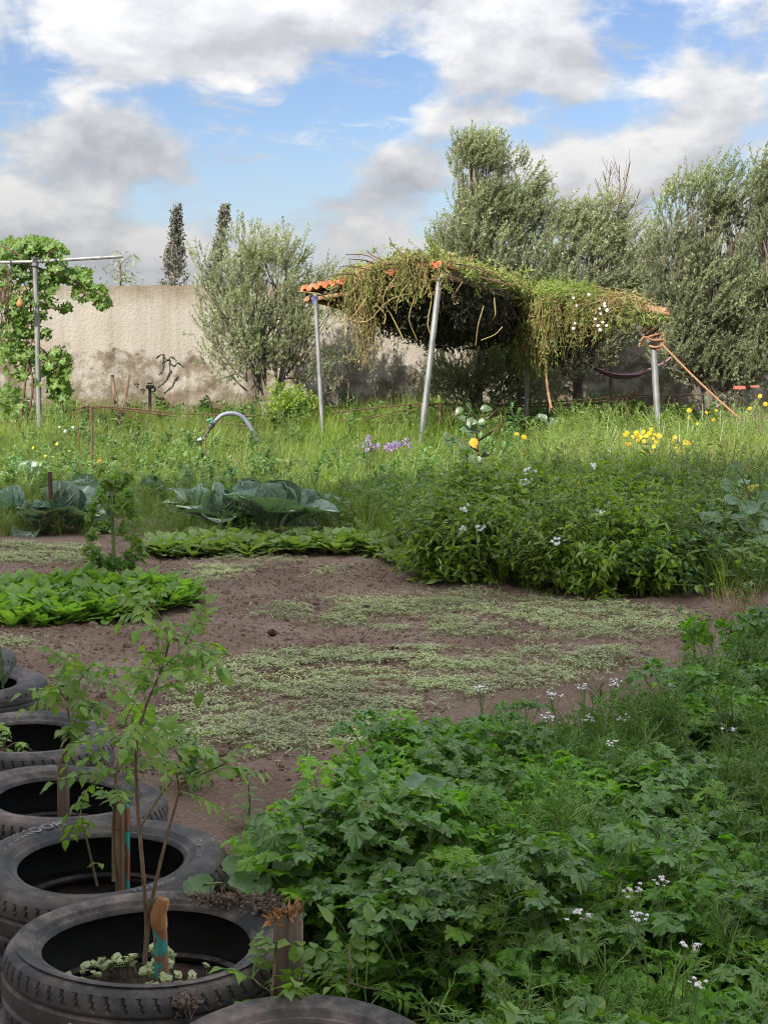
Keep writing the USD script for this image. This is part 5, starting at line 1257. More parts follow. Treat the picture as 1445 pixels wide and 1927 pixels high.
def parsley_plant(seed, nl=13, h=.34, spread=.17, ls=.05, tips=PL):
    g_ = np.random.default_rng(seed)
    paths, A, stk = [], [[] for _ in tips], []
    for j in range(nl):
        a = g_.uniform(0, 6.283); k = g_.uniform(.15, 1) ** .7
        e = np.array([math.cos(a) * spread * k, math.sin(a) * spread * k, h * g_.uniform(.6, 1.05)])
        p = spline([[0, 0, 0], e * [.35, .35, .6], e], 5); paths.append(p)
        out = unit(e * [1, 1, 0] + [1e-6, 0, 0]); up = np.array([0, 0, 1.])
        fwd = unit(out * g_.uniform(.6, 1.1) + up * g_.uniform(-.35, .55)); nrm = unit(up * 1.1 - fwd * .3 + g_.normal(size=3) * .32)
        sd = unit(np.cross(fwd, nrm)); L_ = ls * g_.uniform(.8, 1.35)
        q1, q2 = e - fwd * L_ * .8 - up * .004, e - fwd * L_ * 1.7 - up * .015
        for o, d, s in ((e, fwd, .8), (e - fwd * L_ * .1, unit(fwd * .5 + sd), .62), (e - fwd * L_ * .1, unit(fwd * .5 - sd), .62), (q1 + sd * L_ * .35, unit(fwd * .5 + sd), .72), (q1 - sd * L_ * .35, unit(fwd * .5 - sd), .72), (q1 + sd * L_ * .3, unit(fwd + sd * .2), .5), (q1 - sd * L_ * .3, unit(fwd - sd * .2), .5), (q2 + sd * L_ * .2, unit(fwd * .4 + sd), .5), (q2 - sd * L_ * .2, unit(fwd * .4 - sd), .5)):
            A[g_.integers(len(tips))].append((o, d, unit(nrm + g_.normal(size=3) * .28), L_ * s))
    ms = [scat(tips[i][0], tips[i][1], *[np.array(c) for c in zip(*a)]) for i, a in enumerate(A) if a]
    return merge(*ms), tubes(np.array(paths), np.linspace(.0035, .0016, 5), 3)


PP = []
for s in range(8):
    lf, stm = parsley_plant(s, nl=[18, 20, 16, 19, 17, 16, 14, 20][s], h=[.34, .30, .37, .33, .36, .31, .40, .28][s], ls=[.040, .045, .036, .042, .048, .038, .056, .034][s])
    PP.append([(lf, M[('parsley', 'parsley_light', 'parsley', 'parsley_grey', 'parsley_light', 'parsley', 'parsley_grey', 'parsley_light')[s]]), (stm, M['stem'])])
EDGE = [(.24, 1.75), (.22, 2.3), (.19, 2.75), (.02, 3.05), (-.12, 3.35), (-.27, 3.62), (-.2, 3.98), (-.02, 4.3), (.05, 4.85), (.45, 5.15), (.95, 5.2), (1.25, 5.6), (1.55, 6.2), (1.85, 7.0), (2.6, 8.0), (2.8, 5), (1.4, 1.75)]


def bed_spots(n, poly=EDGE, gap=0.):
    e = np.array(poly); out = []
    while sum(map(len, out)) < n:
        c = rng.uniform(e.min(0), e.max(0), (n, 2)); c = c[inside(e, c)]
        c = c[np.abs(c[:, 0]) < .29 * c[:, 1] + .35]; out.append(c)
    c = np.vstack(out)[:n]
    return np.column_stack([c, gz(c[:, 0], c[:, 1])])


ps = bed_spots(1150)
hh = np.interp(ps[:, 1], [1.8, 3, 5, 7], [.98, 1.0, .95, .9]) * (.72 + .55 * meshkit.noise(ps * [2.2, 2.2, 0] + 9, 4))
grow('parsley_bed', 'dense bed of flat-leaved parsley filling the right foreground', PP, ps, (.85, 1.2), cat='parsley bed', hvar=hh, tilt=.2)


def feathery(seed, h=.46, n=34):
    """coriander run to flower: thin stems with thread-like leaves"""
    g_ = np.random.default_rng(seed); main, th = [], []
    for s in range(4):
        a = g_.uniform(0, 6.283); e = np.array([math.cos(a) * .09, math.sin(a) * .09, h * g_.uniform(.75, 1.05)])
        p = spline([[0, 0, 0], e * [.3, .3, .6], e], 6); main.append(p)
        for j in range(n):
            u = g_.uniform(.3, 1) * 4.99; i0 = int(u); o = p[i0] * (1 - u + i0) + p[i0 + 1] * (u - i0)
            d = g_.normal(size=3); d[2] = abs(d[2]) * .5; d = unit(d); L_ = g_.uniform(.03, .07)
            tip = o + d * L_
            th.append([o, o + d * L_ * .5 + [0, 0, .004], tip])
            for q in range(5):
                d2 = unit(d + g_.normal(size=3) * .75); b = o + d * L_ * g_.uniform(.35, 1)
                th.append([b, b + d2 * .010, b + d2 * .022])
    return tubes(np.array(main), np.linspace(.0028, .0014, 6), 3), tubes(np.array(th), np.array([.0014, .0011, .0005]), 3)


FE = []
for s in range(4):
    a, b = feathery(s); FE.append([(b, M['feather']), (a, M['stem'])])
fs = bed_spots(160, [(.1, 1.9), (.15, 3), (.35, 4.6), (.9, 5.1), (1.6, 6.2), (2., 6), (1.2, 1.9)])
grow('coriander', 'feathery coriander running up through the parsley bed', FE, fs, (.8, 1.15), cat='coriander', tilt=.2)
gs = bed_spots(120)
grow('bed_grass', 'long grass blades coming up through the parsley bed', [[(tuft(5, .55, .03, .011, 1.3, s + 200, 6), M['broad'])] for s in range(4)], gs, (.7, 1.1), tilt=.2)
bl = bed_spots(48)
BLW = []
RD = [fan_leaf(1., 3, .07, 18, .12, .04, s, .3) for s in range(3)]
for s in range(3):
    a, b = leafy(.31, 5, RD[s], .085, s + 40, .5, 3, .004); BLW.append([(a, M['broad']), (b, M['stem'])])
grow('broad_weeds', 'broader-leaved weeds standing among the parsley', BLW, bl, (.8, 1.2), cat='weeds', tilt=.2)

wlab = [((905, 1287), 5.2, 'white coriander flower head, leftmost along the back of the parsley bed'), ((1042, 1297), 5.3, 'white coriander flower head left of the brightest one at the back of the bed'), ((1092, 1286), 5.3, 'brightest white coriander flower head at the back of the bed'), ((1157, 1277), 5.4, 'upright white coriander flower head beside a leafy stem at the back of the bed'),
        ((1266, 1282), 5.3, 'white coriander flower head on the right part of the bed, facing the soil'), ((1355, 1248), 5.6, 'white coriander flower head, farthest back on the right'), ((1030, 1340), 4.7, 'flat white coriander head sunk among leaves, left one of three in a line'), ((1112, 1342), 4.7, 'flat white coriander head sunk among leaves, middle one of three in a line'), ((1172, 1345), 4.7, 'flat white coriander head sunk among leaves, right one of three in a line'),
        ((1372, 1360), 4.4, 'white coriander flower head at the right edge of the bed'), ((1215, 1710), 2.75, 'large white coriander head low in the foreground'), ((1258, 1640), 3.0, 'pinkish coriander head above the large white one'), ((1085, 1710), 2.75, 'small pinkish coriander head left of the large white one'), ((1300, 1762), 2.6, 'pinkish coriander head low on the right of the foreground'), ((1190, 1665), 2.9, 'pinkish coriander head on a thin leaning stem'), ((1300, 1825), 2.45, 'pinkish coriander head nearest to the photographer'), ((1160, 1390), 4.2, 'faint pinkish coriander head in the middle of the bed')]
for k, ((px, py), Yd, lab) in enumerate(wlab):
    c = P(px, py, Yd) - [0, 0, .015]; b0 = np.array([c[0] + R(-.06, .06), c[1] + R(-.05, .05), float(gz(c[0], c[1]))])
    t = thing('coriander_flower', lab, 'flower', b0, group='coriander flower heads in the parsley bed')
    fork = b0 * .25 + c * .75
    part(t, 'stem', tubes(spline([b0, b0 * .5 + fork * .5 + R(-.01, .01, 3), fork], 8), .0025, 4), M['stem'])
    rays, pet = [], []
    for j in range(6 if k < 9 else 3):
        tip = c + np.array([R(-.022, .022), R(-.02, .02), R(-.005, .006)])
        rays.append(spline([fork, fork * .3 + tip * .7 + [0, 0, -.004], tip], 5))
        for q_ in range(4 if k < 9 else 3):
            an = np.arange(5) / 5 * 6.283 + R(0, 1); o = tip + rng.normal(size=3) * .006
            nr_ = unit([R(-.3, .3), R(-.5, .2), 1]); a0 = unit(np.cross(nr_, [1, .2, 0])); b1 = np.cross(nr_, a0)
            pet.append(scat(*leaf(.0055, .0036, n=2, p=.6), np.repeat(o[None], 5, 0), np.cos(an)[:, None] * a0 + np.sin(an)[:, None] * b1, np.repeat(nr_[None], 5, 0), R(.8, 1.3, 5)))
    part(t, 'rays', tubes(np.array(rays), .0012, 3), M['stem'])
    part(t, 'umbel', merge(*pet), M['white'] if k < 11 else M['pinkwhite'])
    th = rdir(26, .2)
    o = np.repeat((b0 * .45 + fork * .55)[None], 26, 0) + (fork - b0) * R(-.25, .45, (26, 1))
    part(t, 'leaves', tubes(np.stack([o, o + th * .02, o + th * R(.03, .06, (26, 1))], 1), np.array([.0014, .0011, .0006]), 3), M['feather'])

# ------------------------------------------------------------------ lettuce rows, seedlings, crumbs on the soil
def rosette(seed, n, L_, wd, el=(.5, 1.3), mat=None):
    g_ = np.random.default_rng(seed); b = B()
    for k in range(n):
        a = k * 2.4 + g_.uniform(-.3, .3); e = g_.uniform(*el)
        d = np.array([math.cos(a) * math.cos(e), math.sin(a) * math.cos(e), math.sin(e)]); nn = np.array([-math.cos(a) * math.sin(e), -math.sin(a) * math.sin(e), math.cos(e)])
        m = grid_leaf(1., wd * g_.uniform(.85, 1.15), lambda t: np.where(t < .62, np.interp(t, [0, .2, .45, .62], [.16, .3, .78, 1]), np.sqrt(np.maximum(1 - ((t - .62) / .38) ** 2, 0))), .12, g_.uniform(.1, .6), .05, 4, 5, seed * 20 + k, 14, .05)
        b.add(scat(m[0], m[1], np.array([[d[0] * .01, d[1] * .01, 0]]), d[None], nn[None], [L_ * g_.uniform(.7, 1.15)]))
    return b.get()


RO = [[(rosette(s, 12, .18, .42), M['lettuce'])] for s in range(4)]
RO2 = [[(rosette(s + 9, 10, .165, .5), M['lettuce2'])] for s in range(4)]
ls_ = spots([(-40, 1178), (60, 1184), (200, 1172), (345, 1148), (352, 1130), (300, 1112), (180, 1108), (90, 1112), (-40, 1122)], 250)
grow('lettuce_row', 'bright green row of young lettuce on the left of the bare soil', RO, ls_, (.6, 1.2), cat='lettuce row', tilt=.2)
ls_ = spots([(285, 1042), (310, 1052), (500, 1046), (700, 1042), (760, 1068), (820, 1100), (862, 1100), (820, 1068), (760, 1030), (690, 1020), (500, 1022), (380, 1022), (290, 1032)], 430)
grow('chard_row', 'curving row of yellow-green chard behind the bare soil', RO2, ls_, (.55, 1.2), cat='chard row', tilt=.2)


def seedling(seed, s=.018):
    g_ = np.random.default_rng(seed); b = B()
    a0 = g_.uniform(0, 6.28)
    for k in range(4 if seed % 2 else 2):
        a = a0 + k * (3.14 if k < 2 else 1.57) + (1.57 if k >= 2 else 0); e = g_.uniform(.0, .6)
        d = np.array([math.cos(a) * math.cos(e), math.sin(a) * math.cos(e), math.sin(e)])
        b.add(scat(*leaf(1., .34, n=2, droop=.3), np.array([[0, 0, s * 1.1]]), d[None], [[0, 0, 1.]], [s * g_.uniform(.8, 1.3)]))
    b.add(tubes(np.array([[0, 0, 0], [0, 0, s * 1.1]]), .0008, 3))
    return b.get()


SD = [[(seedling(s), M['seedling'])] for s in range(5)]
RS = [[(seedling(s + 7, .014), M['redseed'])] for s in range(3)]
pat = [([(-40, 1062), (150, 1062), (185, 1050), (170, 1030), (-40, 1026)], 1900), ([(345, 1100), (440, 1092), (470, 1072), (560, 1060), (545, 1050), (420, 1048), (370, 1078)], 900), ([(590, 1085), (630, 1088), (625, 1068), (590, 1070)], 90),
       ([(470, 1160), (560, 1165), (650, 1180), (760, 1150), (900, 1130), (880, 1112), (800, 1115), (700, 1125), (560, 1135)], 1400), ([(690, 1185), (900, 1200), (1180, 1205), (1310, 1190), (1250, 1150), (1100, 1132), (900, 1125), (760, 1140)], 3600),
       ([(300, 1400), (330, 1300), (420, 1250), (640, 1225), (800, 1220), (900, 1245), (800, 1300), (700, 1400), (520, 1420), (400, 1430)], 5200), ([(760, 1290), (1000, 1230), (1230, 1225), (1100, 1270), (900, 1310)], 1500), ([(-20, 1218), (60, 1225), (75, 1212), (-20, 1208)], 130)]
pos = np.vstack([spots(p, int(n * 1.9)) for p, n in pat])
pos[:, :2] += rng.normal(size=(len(pos), 2)) * [.13, .10] * R(0, 1, (len(pos), 1)) ** .5
nz = meshkit.fbm(pos * [5, 5, 0], 3, 21)
pos = pos[nz > R(.22, .60, len(pos))]
q = pos.copy()


def ground_z(p):
    qq = np.stack([p[:, 0], p[:, 1], 0 * p[:, 0]], -1)
    return gz(p[:, 0], p[:, 1]) + .05 * (meshkit.fbm(qq * 3.1, 3, 5) - .5) + .04 * (meshkit.fbm(qq * 12, 4, 9) - .5) + .018 * np.maximum(meshkit.noise(qq * 33, 4) - .55, 0)


pos[:, 2] = ground_z(pos)
grow('seedlings', 'pale green carpet of tiny seedlings sprouting in patches on the bare soil', SD, pos, (.75, 1.45), cat='seedlings', tilt=.3)
soilpoly = [(-40, 1500), (330, 1500), (700, 1440), (860, 1320), (1060, 1290), (1340, 1200), (1400, 1145), (1250, 1140), (1000, 1122), (860, 1105), (740, 1060), (300, 1050), (-40, 1015)]
pos = spots(soilpoly, 4200)
nz = meshkit.fbm(pos * [2.3, 2.3, 0], 3, 33); pos = pos[nz > R(.40, .56, len(pos))]; pos[:, 2] = ground_z(pos)
grow('red_seedlings', 'sparse reddish seedlings and withered sprouts over the bare soil', RS, pos, (.7, 1.5), cat='seedlings', tilt=.5)


def crumb(seed):
    m = trimesh.creation.icosphere(1, 1.); v = np.array(m.vertices)
    return v * (.65 + .7 * meshkit.noise(v * 1.7 + seed * 3.3, seed)[:, None]) * [1, 1, .7], np.array(m.faces)


pos = spots(soilpoly, 9500); pos[:, 2] = ground_z(pos) + .001
n = len(pos)
grow('soil_crumbs', 'crumbs and small clods of earth strewn over the bare soil', [[(crumb(s), M['soil'])] for s in range(4)], pos, (.003, .0115), cat='soil crumbs', tilt=3, hvar=1 + 1.6 * (R(0, 1, n) > .97))
pos = spots(soilpoly, 900); pos[:, 2] = ground_z(pos) + .002
grow('chips', 'pale chips of stone and straw scattered on the soil', [[(crumb(5), M['stone'])], [((np.array([[0, -1., 0], [.16, 0, .1], [0, 1, 0], [-.16, 0, .05]]) * 2.2, np.array([[0, 1, 2], [0, 2, 3]])), M['pinkdry'])]], pos, (.003, .008), cat='chips', tilt=.3)
for lab, px, py, s in (('dark fist-sized clod of earth in the middle of the seedling patch', 741, 1226, .032), ('dark lump of earth left of the middle of the soil', 513, 1193, .026), ('dark lump of earth in the upper seedling patch', 690, 1147, .026)):
    m = crumb(int(px)); p = G(px, py); solo('clod', lab, 'clod', (m[0] * s + p + [0, 0, s * .3], m[1]), M['compost'], sm=True)

# leafy celery stem gone to seed, and small weeds by the tyres
ce = thing('celery_plant', 'tall leafy celery stalk standing between the lettuce row and the cabbages', 'celery plant', G(212, 1092))
CY = LOC[ce][1]
stm = spline([LOC[ce], P(214, 1030, CY), P(212, 980, CY), P(210, 925, CY)], 12)
part(ce, 'stalk', tubes(stm, np.linspace(.017, .009, 12), 7), M['stem'])
arms = []
for px, py in ((180, 1010), (175, 1040), (250, 1020), (262, 1045), (180, 965), (245, 970), (190, 940), (240, 935), (200, 915), (225, 910), (215, 920), (232, 900), (195, 1065), (240, 1070), (170, 1075), (215, 1060), (225, 1000), (200, 990), (238, 1050), (185, 1055), (205, 950), (228, 955)):
    e = P(px, py, CY + R(-.12, .12)); s = stm[int(np.clip((1085 - py) / 175 * 11, 0, 10))]
    arms.append(spline([s, s * .5 + e * .5 + [0, 0, .02], e], 5))
    for j in range(3):
        o = e + R(-.035, .035, (6, 3)); d = unit(rdir(6, .2) + (e - s) * 6)
        m = PL[rng.integers(6)]
        part(ce, 'leaf', scat(m[0], m[1], o, d, unit(np.array([0, -.3, 1.]) + rng.normal(size=(6, 3)) * .5), R(.045, .065, 6)), M['sapling'] if py < 1055 else M['parsley'])
part(ce, 'leaf_stalks', tubes(np.array(arms), .003, 3), M['stem'])
for lab, px, gy, ty in (('upright serrated weed at the left corner of the parsley bed', 575, 1560, 1375), ('short weed beside the tyres at the left edge of the parsley', 465, 1560, 1455), ('weed with yellow-green leaves on the near edge of the bare soil', 640, 1540, 1450)):
    c0 = G(px, gy); h = P(px, ty, c0[1])[2] - c0[2]
    t = thing('weed', lab, 'weed', c0)
    part(t, 'stem', tubes(spline([[0, 0, 0], [.01, 0, h * .5], [0, 0, h]], 8), np.linspace(.004, .002, 8), 4), M['stem'], world=False)
    for k in range(18):
        z = h * (k + 1.5) / 19; a = k * 1.6 + R(-.3, .3); L_ = .075 * (1.1 - .7 * k / 18)
        part(t, 'leaf', scat(*leaf(1., .42, n=4, fold=.2, droop=.45, serr=.12), np.array([[0, 0, z]]), [[math.cos(a), math.sin(a), .35]], [[0, 0, 1.]], [L_]), M['weed'], world=False)
pos = np.array([G(px, py) for px, py in ((345, 1470), (352, 1490), (110, 1325), (95, 1320), (130, 1318), (365, 1500), (640, 1560), (600, 1590), (360, 1480), (1290, 1240), (1340, 1230), (1310, 1215), (1400, 1150), (1430, 1130))])
grow('edge_weeds', 'small weeds along the edges of the tyres and the bare soil', WEED[2:] + [[(tuft(16, .2, .03, .006, 1., 300), M['grass'])]], pos, (.4, .75), cat='weeds')
lw = thing('leafy_weed', 'leafy weed stem with parsley-like leaves poking up from the right end of the bed', 'weed', (P(1305, 1260, 5.9)[0], 5.9, 0.))
for k in range(26):
    u = R(0, 1); o = P(1308 + R(-14, 14), 1160 + 110 * u, 5.9 + R(-.06, .06)); m = PL[k % 6]
    part(lw, 'leaf', scat(m[0], m[1], o[None], rdir(1, .3), rdir(1, 1.2), [R(.045, .07)]), M['sapling'] if k % 2 else M['parsley'])
part(lw, 'stem', tubes(spline([LOC[lw], P(1306, 1220, 5.9), P(1308, 1165, 5.9)], 8), .003, 4), M['stem'])

# ------------------------------------------------------------------ tyres
def tyre_mesh(Ro, rb, w, sipes=60, seg=360, seed=0):
    """profile pieces of a lying tyre: returns meshes of tread, two sidewalls, two beads and the inner liner"""
    hw_ = w / 2
    def rev(prof, name):
        prof = np.asarray(prof, float); n = len(prof); a = np.arange(seg) / seg * 2 * np.pi
        r = np.repeat(prof[None, :, 0], seg, 0); z = np.repeat(prof[None, :, 1], seg, 0)
        if name == 'tread':
            fr_ = (a[:, None] / (2 * np.pi) * sipes + .8 * np.abs(z / hw_)) % 1
            cut = (fr_ < .16) * smooth(.38, .5, np.abs(z) / hw_)
            grv = np.exp(-((np.abs(z) - hw_ * .28) / (hw_ * .055)) ** 2)
            r = r - .007 * np.maximum(cut, grv)
        if name == 'side':
            ang = a[:, None]
            r = r + 0 * ang; z = z + np.sign(z) * (.0012 * np.exp(-((r - (rb + .62 * (Ro - rb))) / .0018) ** 2) + .0012 * np.exp(-((r - (rb + .28 * (Ro - rb))) / .0018) ** 2))
        wob = 1 + .008 * np.sin(2 * a + seed)[:, None] + .005 * np.sin(3 * a + seed * 2)[:, None]
        r = r * wob; z = z + .006 * np.sin(2 * a + seed * 1.7)[:, None] * (r / Ro)
        v = np.stack([r * np.cos(a)[:, None], r * np.sin(a)[:, None], z], -1).reshape(-1, 3)
        s_, k = np.meshgrid(np.arange(seg), np.arange(n - 1), indexing='ij'); s2 = (s_ + 1) % seg
        return B().add((v, np.stack([s_ * n + k, s2 * n + k, s2 * n + k + 1, s_ * n + k + 1], -1).reshape(-1, 4))).get()
    H_ = Ro - rb
    zt = np.concatenate([np.linspace(-.80, -.33, 12), np.linspace(-.31, -.25, 5), np.linspace(-.2, .2, 4), np.linspace(.25, .31, 5), np.linspace(.33, .80, 12)]) * hw_
    tread = np.column_stack([Ro - .012 * (np.abs(zt) / hw_ / .8) ** 4, zt])
    side = np.array([(Ro - .012, .80), (Ro - .02, .90), (Ro - .035, .97), (rb + .62 * H_ + .004, 1.0), (rb + .62 * H_, 1.0), (rb + .62 * H_ - .004, 1.0), (rb + .45 * H_, .98), (rb + .28 * H_ + .004, .92), (rb + .28 * H_, .915), (rb + .28 * H_ - .004, .90), (rb + .2 * H_, .84), (rb + .14 * H_, .78)]) * [1, hw_]
    bead = np.array([(rb + .14 * H_, .78), (rb + .11 * H_, .80), (rb + .05 * H_, .80), (rb, .74), (rb - .003, .66), (rb + .01, .60)]) * [1, hw_]
    liner = np.array([(rb + .01, .60), (rb + .3 * H_, .72), (rb + .6 * H_, .80), (Ro - .03, .74), (Ro - .017, .5), (Ro - .015, 0), (Ro - .017, -.5), (Ro - .03, -.74), (rb + .6 * H_, -.80), (rb + .3 * H_, -.72), (rb + .01, -.60)]) * [1, hw_]
    fl = np.array([1, -1])
    return dict(tread=rev(tread, 'tread'), sidewall=rev(side, 'side'), sidewall_001=rev((side * fl)[::-1], 'side'), bead=rev(bead, 'bead'), bead_001=rev((bead * fl)[::-1], 'bead'), liner=rev(liner, 'liner'))


def ring_text(text, r, a0, h, z, inward=False, bold=True):
    """letters round the sidewall: a0 is the angle of the text's middle, read from outside with its top inwards or outwards"""
    m = meshkit.text_mesh(text, h, .0022, bold); v = np.array(m.vertices)
    v[:, 0] -= v[:, 0].mean(); v[:, 1] -= h / 2
    if inward:
        a, rr = a0 + v[:, 0] / r, r - v[:, 1]
    else:
        a, rr = a0 - v[:, 0] / r, r + v[:, 1]
    return np.stack([rr * np.cos(a), rr * np.sin(a), z + v[:, 2]], 1), np.array(m.faces)


tyres = [  # pixel of the top's centre, top height, outer and bead radius, width, tilt, label
    ((275, 1760), .355, .305, .225, .165, (-.02, .02), 'planted tyre with a turquoise stake, soil and seedlings inside', 'rubber2'),
    ((190, 1607), .32, .325, .212, .165, (.03, .0), 'tyre with raised lettering on its sidewall, a thin half-painted stake inside', 'rubber'),
    ((118, 1490), .30, .312, .20, .165, (.0, .06), 'dusty tyre with a plain grey wooden stake inside', 'rubber2'),
    ((45, 1378), .29, .312, .20, .165, (.02, .03), 'dusty tyre with a green sprig at its left rim, fourth from the photographer', 'rubber2'),
    ((-50, 1276), .28, .30, .175, .165, (0, .03), 'tyre cut by the left edge, before the farthest one', 'rubber'),
    ((-92, 1232), .22, .30, .19, .165, (0, .0), 'farthest tyre, only its right rim in the picture', 'rubber')]
TC = []
for k, ((px, py), zt, Ro, rb, w, tl, lab, mt) in enumerate(tyres):
    c = G(px, py, zt); TC.append(c)
    loc = np.array([c[0], c[1], zt - w / 2])
    t = thing('tyre', lab, 'tyre', loc, group='row of old tyres used as planters')
    x = UsdGeom.Xformable(stage.GetPrimAtPath(t)); x.AddRotateXOp().Set(math.degrees(tl[0])); x.AddRotateYOp().Set(math.degrees(tl[1]))
    for nm, m in tyre_mesh(Ro, rb, w, 58 + k % 3 * 4, 464 if k < 4 else 240, k).items():
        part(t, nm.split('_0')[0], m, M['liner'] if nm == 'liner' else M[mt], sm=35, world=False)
    if k == 1:
        rm_ = rb + .55 * (Ro - rb)
        part(t, 'lettering', ring_text('HANKOOK', rm_, math.radians(143), .036, w / 2 - .0005), M['lettering'], world=False)
        part(t, 'lettering', ring_text('Dynapro', rm_ + .006, math.radians(2), .036, w / 2 - .0005), M['lettering'], world=False)
        part(t, 'lettering', ring_text('205/65 R16', rm_, math.radians(-50), .016, w / 2 - .0005), M['lettering'], world=False)
    if k in (3, 4):
        part(t, 'lettering', ring_text('TUBELESS', rb + .55 * (Ro - rb), math.radians(60 if k == 3 else 10), .014, w / 2 - .0005, bold=False), M['lettering'], world=False)
for k, lab in ((0, 'lower tyre under the planted tyre with the turquoise stake'), (1, 'lower tyre under the lettered tyre'), (2, 'lower tyre under the dusty tyre with the plain stake')):
    c = TC[k]; zt = tyres[k][1] - tyres[k][4] - .004; Ro, rb = tyres[k][2] + .012, tyres[k][3]
    t = thing('tyre', lab, 'tyre', (c[0] - .02, c[1] + .01, zt - .0825), group='lower layer of old tyres')
    for nm, m in tyre_mesh(Ro, rb, .165, 60, 240, k + 8).items():
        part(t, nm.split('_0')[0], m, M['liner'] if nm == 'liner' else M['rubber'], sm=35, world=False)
c = np.array([(562 - W / 2) / F * 2.6, 2.53, .325])
t = thing('tyre', 'tyre nearest to the photographer, only the grooved top of its rim in the picture', 'tyre', c - [0, 0, .085], group='row of old tyres used as planters')
x = UsdGeom.Xformable(stage.GetPrimAtPath(t)); x.AddRotateXOp().Set(3.)
for nm, m in tyre_mesh(.30, .2, .18, 52, 416, 21).items():
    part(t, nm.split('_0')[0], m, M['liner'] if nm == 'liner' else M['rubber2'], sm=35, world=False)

# what lies in and on the tyres
c = TC[0]


def heap(r, h, zb, seed, n=26, rings=9):
    a = np.arange(n) / n * 2 * np.pi; v = [[0, 0, h]]; f = []
    for k in range(1, rings + 1):
        rr = r * k / rings
        for i_ in range(n):
            v.append([rr * math.cos(a[i_]), rr * math.sin(a[i_]), h * (1 - (k / rings) ** 2)])
    v = np.array(v); v[:, 2] += .035 * (meshkit.fbm(v * 22 + seed, 3, seed) - .5) + .012 * (meshkit.noise(v * 90, seed) - .5)
    for i_ in range(n):
        f.append([0, 1 + i_, 1 + (i_ + 1) % n])
        for k in range(rings - 1):
            p0, p1 = 1 + k * n + i_, 1 + k * n + (i_ + 1) % n
            f += [[p0, p0 + n, p1 + n], [p0, p1 + n, p1]]
    return v + [0, 0, zb], np.array(f)


hp = heap(.285, .055, .175, 3, 60, 24)
solo('potting_soil', 'dark compost filling the nearest planted tyre', 'soil', (hp[0] + [c[0], c[1], 0], hp[1]), M['compost'], sm=True, kind='stuff')
n = 240
aa, rr = R(0, 6.283, n), np.sqrt(R(0, 1, n)) * .17
pos = np.column_stack([c[0] + rr * np.cos(aa) - .015, c[1] + rr * np.sin(aa) * .9 - .03, .185 + .055 * (1 - (rr / .285) ** 2) + .004 + R(0, .03, n)])
pos = pos[meshkit.noise(pos * [14, 14, 0], 9) > .42]
SD2 = []
for s in range(3):
    g_ = np.random.default_rng(s); b = B()
    for k in range(3):
        a = g_.uniform(0, 6.28); d = np.array([math.cos(a), math.sin(a), .25])
        b.add(scat(*fan_leaf(.016, 3, .1, 12, .1, .03, k), np.array([[0, 0, .012 + k * .004]]), d[None], [[0, -.2, 1.]], [1.])); b.add(tubes(np.array([[0, 0, -.02], [0, 0, .012]]), .0008, 3))
    SD2.append([(b.get(), M['seedling'])])
grow('tyre_seedlings', 'round-leaved seedlings sprouting on the compost of the nearest planted tyre', SD2, pos, (.8, 1.4), cat='seedlings')
for (px, py), zz, nm_, lab in (((500, 1705), .365, 'debris', 'crumbly brown debris lying on the right rim of the planted tyre'), ((405, 1693), .36, 'debris', 'thin line of brown debris on the far rim of the planted tyre'), ((352, 1893), .33, 'debris', 'tuft of brown debris between the two nearest tyres'), ((262, 1445), .31, 'debris', 'reddish dust heaped on the right rim of the dusty tyre with the plain stake')):
    g0 = G(px, py, zz); n = 170
    sx, sy = ((.022, .03), (.035, .009), (.010, .008), (.05, .03))[('500', '405', '352', '262').index(str(px))]
    o = g0 + rng.normal(size=(n, 3)) * [sx, sy, .006] + [0, 0, .004 + (.02 if px == 352 else 0) * R(0, 1)]
    cr = crumb(3)
    b = B(); b.add(scat(cr[0], cr[1], o, rdir(n), rdir(n), R(.002, .006, n)))
    o2 = g0 + rng.normal(size=(60, 3)) * [sx, sy, .008] + [0, 0, .008]; d = rdir(60, .3)
    b.add(tubes(np.stack([o2, o2 + d * .015, o2 + d * R(.012, .026, (60, 1)) - [0, 0, .006]], 1), .0011, 3))
    solo(nm_, lab, 'debris', b.get(), M['moss'], kind='stuff')


# stakes
def stake(name, lab, foot, top, r, mat, seed, flat=.6, split=0., parts=()):
    """split wooden stake with an irregular section and broken top"""
    g_ = np.random.default_rng(seed); n, K = 14, 12
    a = np.arange(n) / n * 2 * np.pi
    sec = np.stack([np.cos(a) * (1 + .12 * g_.normal(size=n)), np.sin(a) * flat * (1 + .12 * g_.normal(size=n))], 1)
    v = []
    for k in range(K):
        t_ = k / (K - 1); cc = np.asarray(foot) * (1 - t_) + np.asarray(top) * t_
        s = r * (1 + .05 * math.sin(5 * t_ + seed)) * (1 - .1 * t_)
        dz = (g_.uniform(-1, .6, n) * split if k == K - 1 else 0) * np.ones(n)
        v.append(np.column_stack([cc[0] + sec[:, 0] * s, cc[1] + sec[:, 1] * s, cc[2] + dz]))
    v = np.vstack(v); f = []
    for k in range(K - 1):
        for i_ in range(n):
            f += [[k * n + i_, k * n + (i_ + 1) % n, (k + 1) * n + (i_ + 1) % n], [k * n + i_, (k + 1) * n + (i_ + 1) % n, (k + 1) * n + i_]]
    v = np.vstack([v, np.asarray(top)[None] - [0, 0, split * .6]])
    f += [[(K - 1) * n + i_, (K - 1) * n + (i_ + 1) % n, len(v) - 1] for i_ in range(n)]
    t = thing(name, lab, 'stake', foot)
    part(t, 'shaft', (v, np.array(f)), mat, sm=40)
    return t


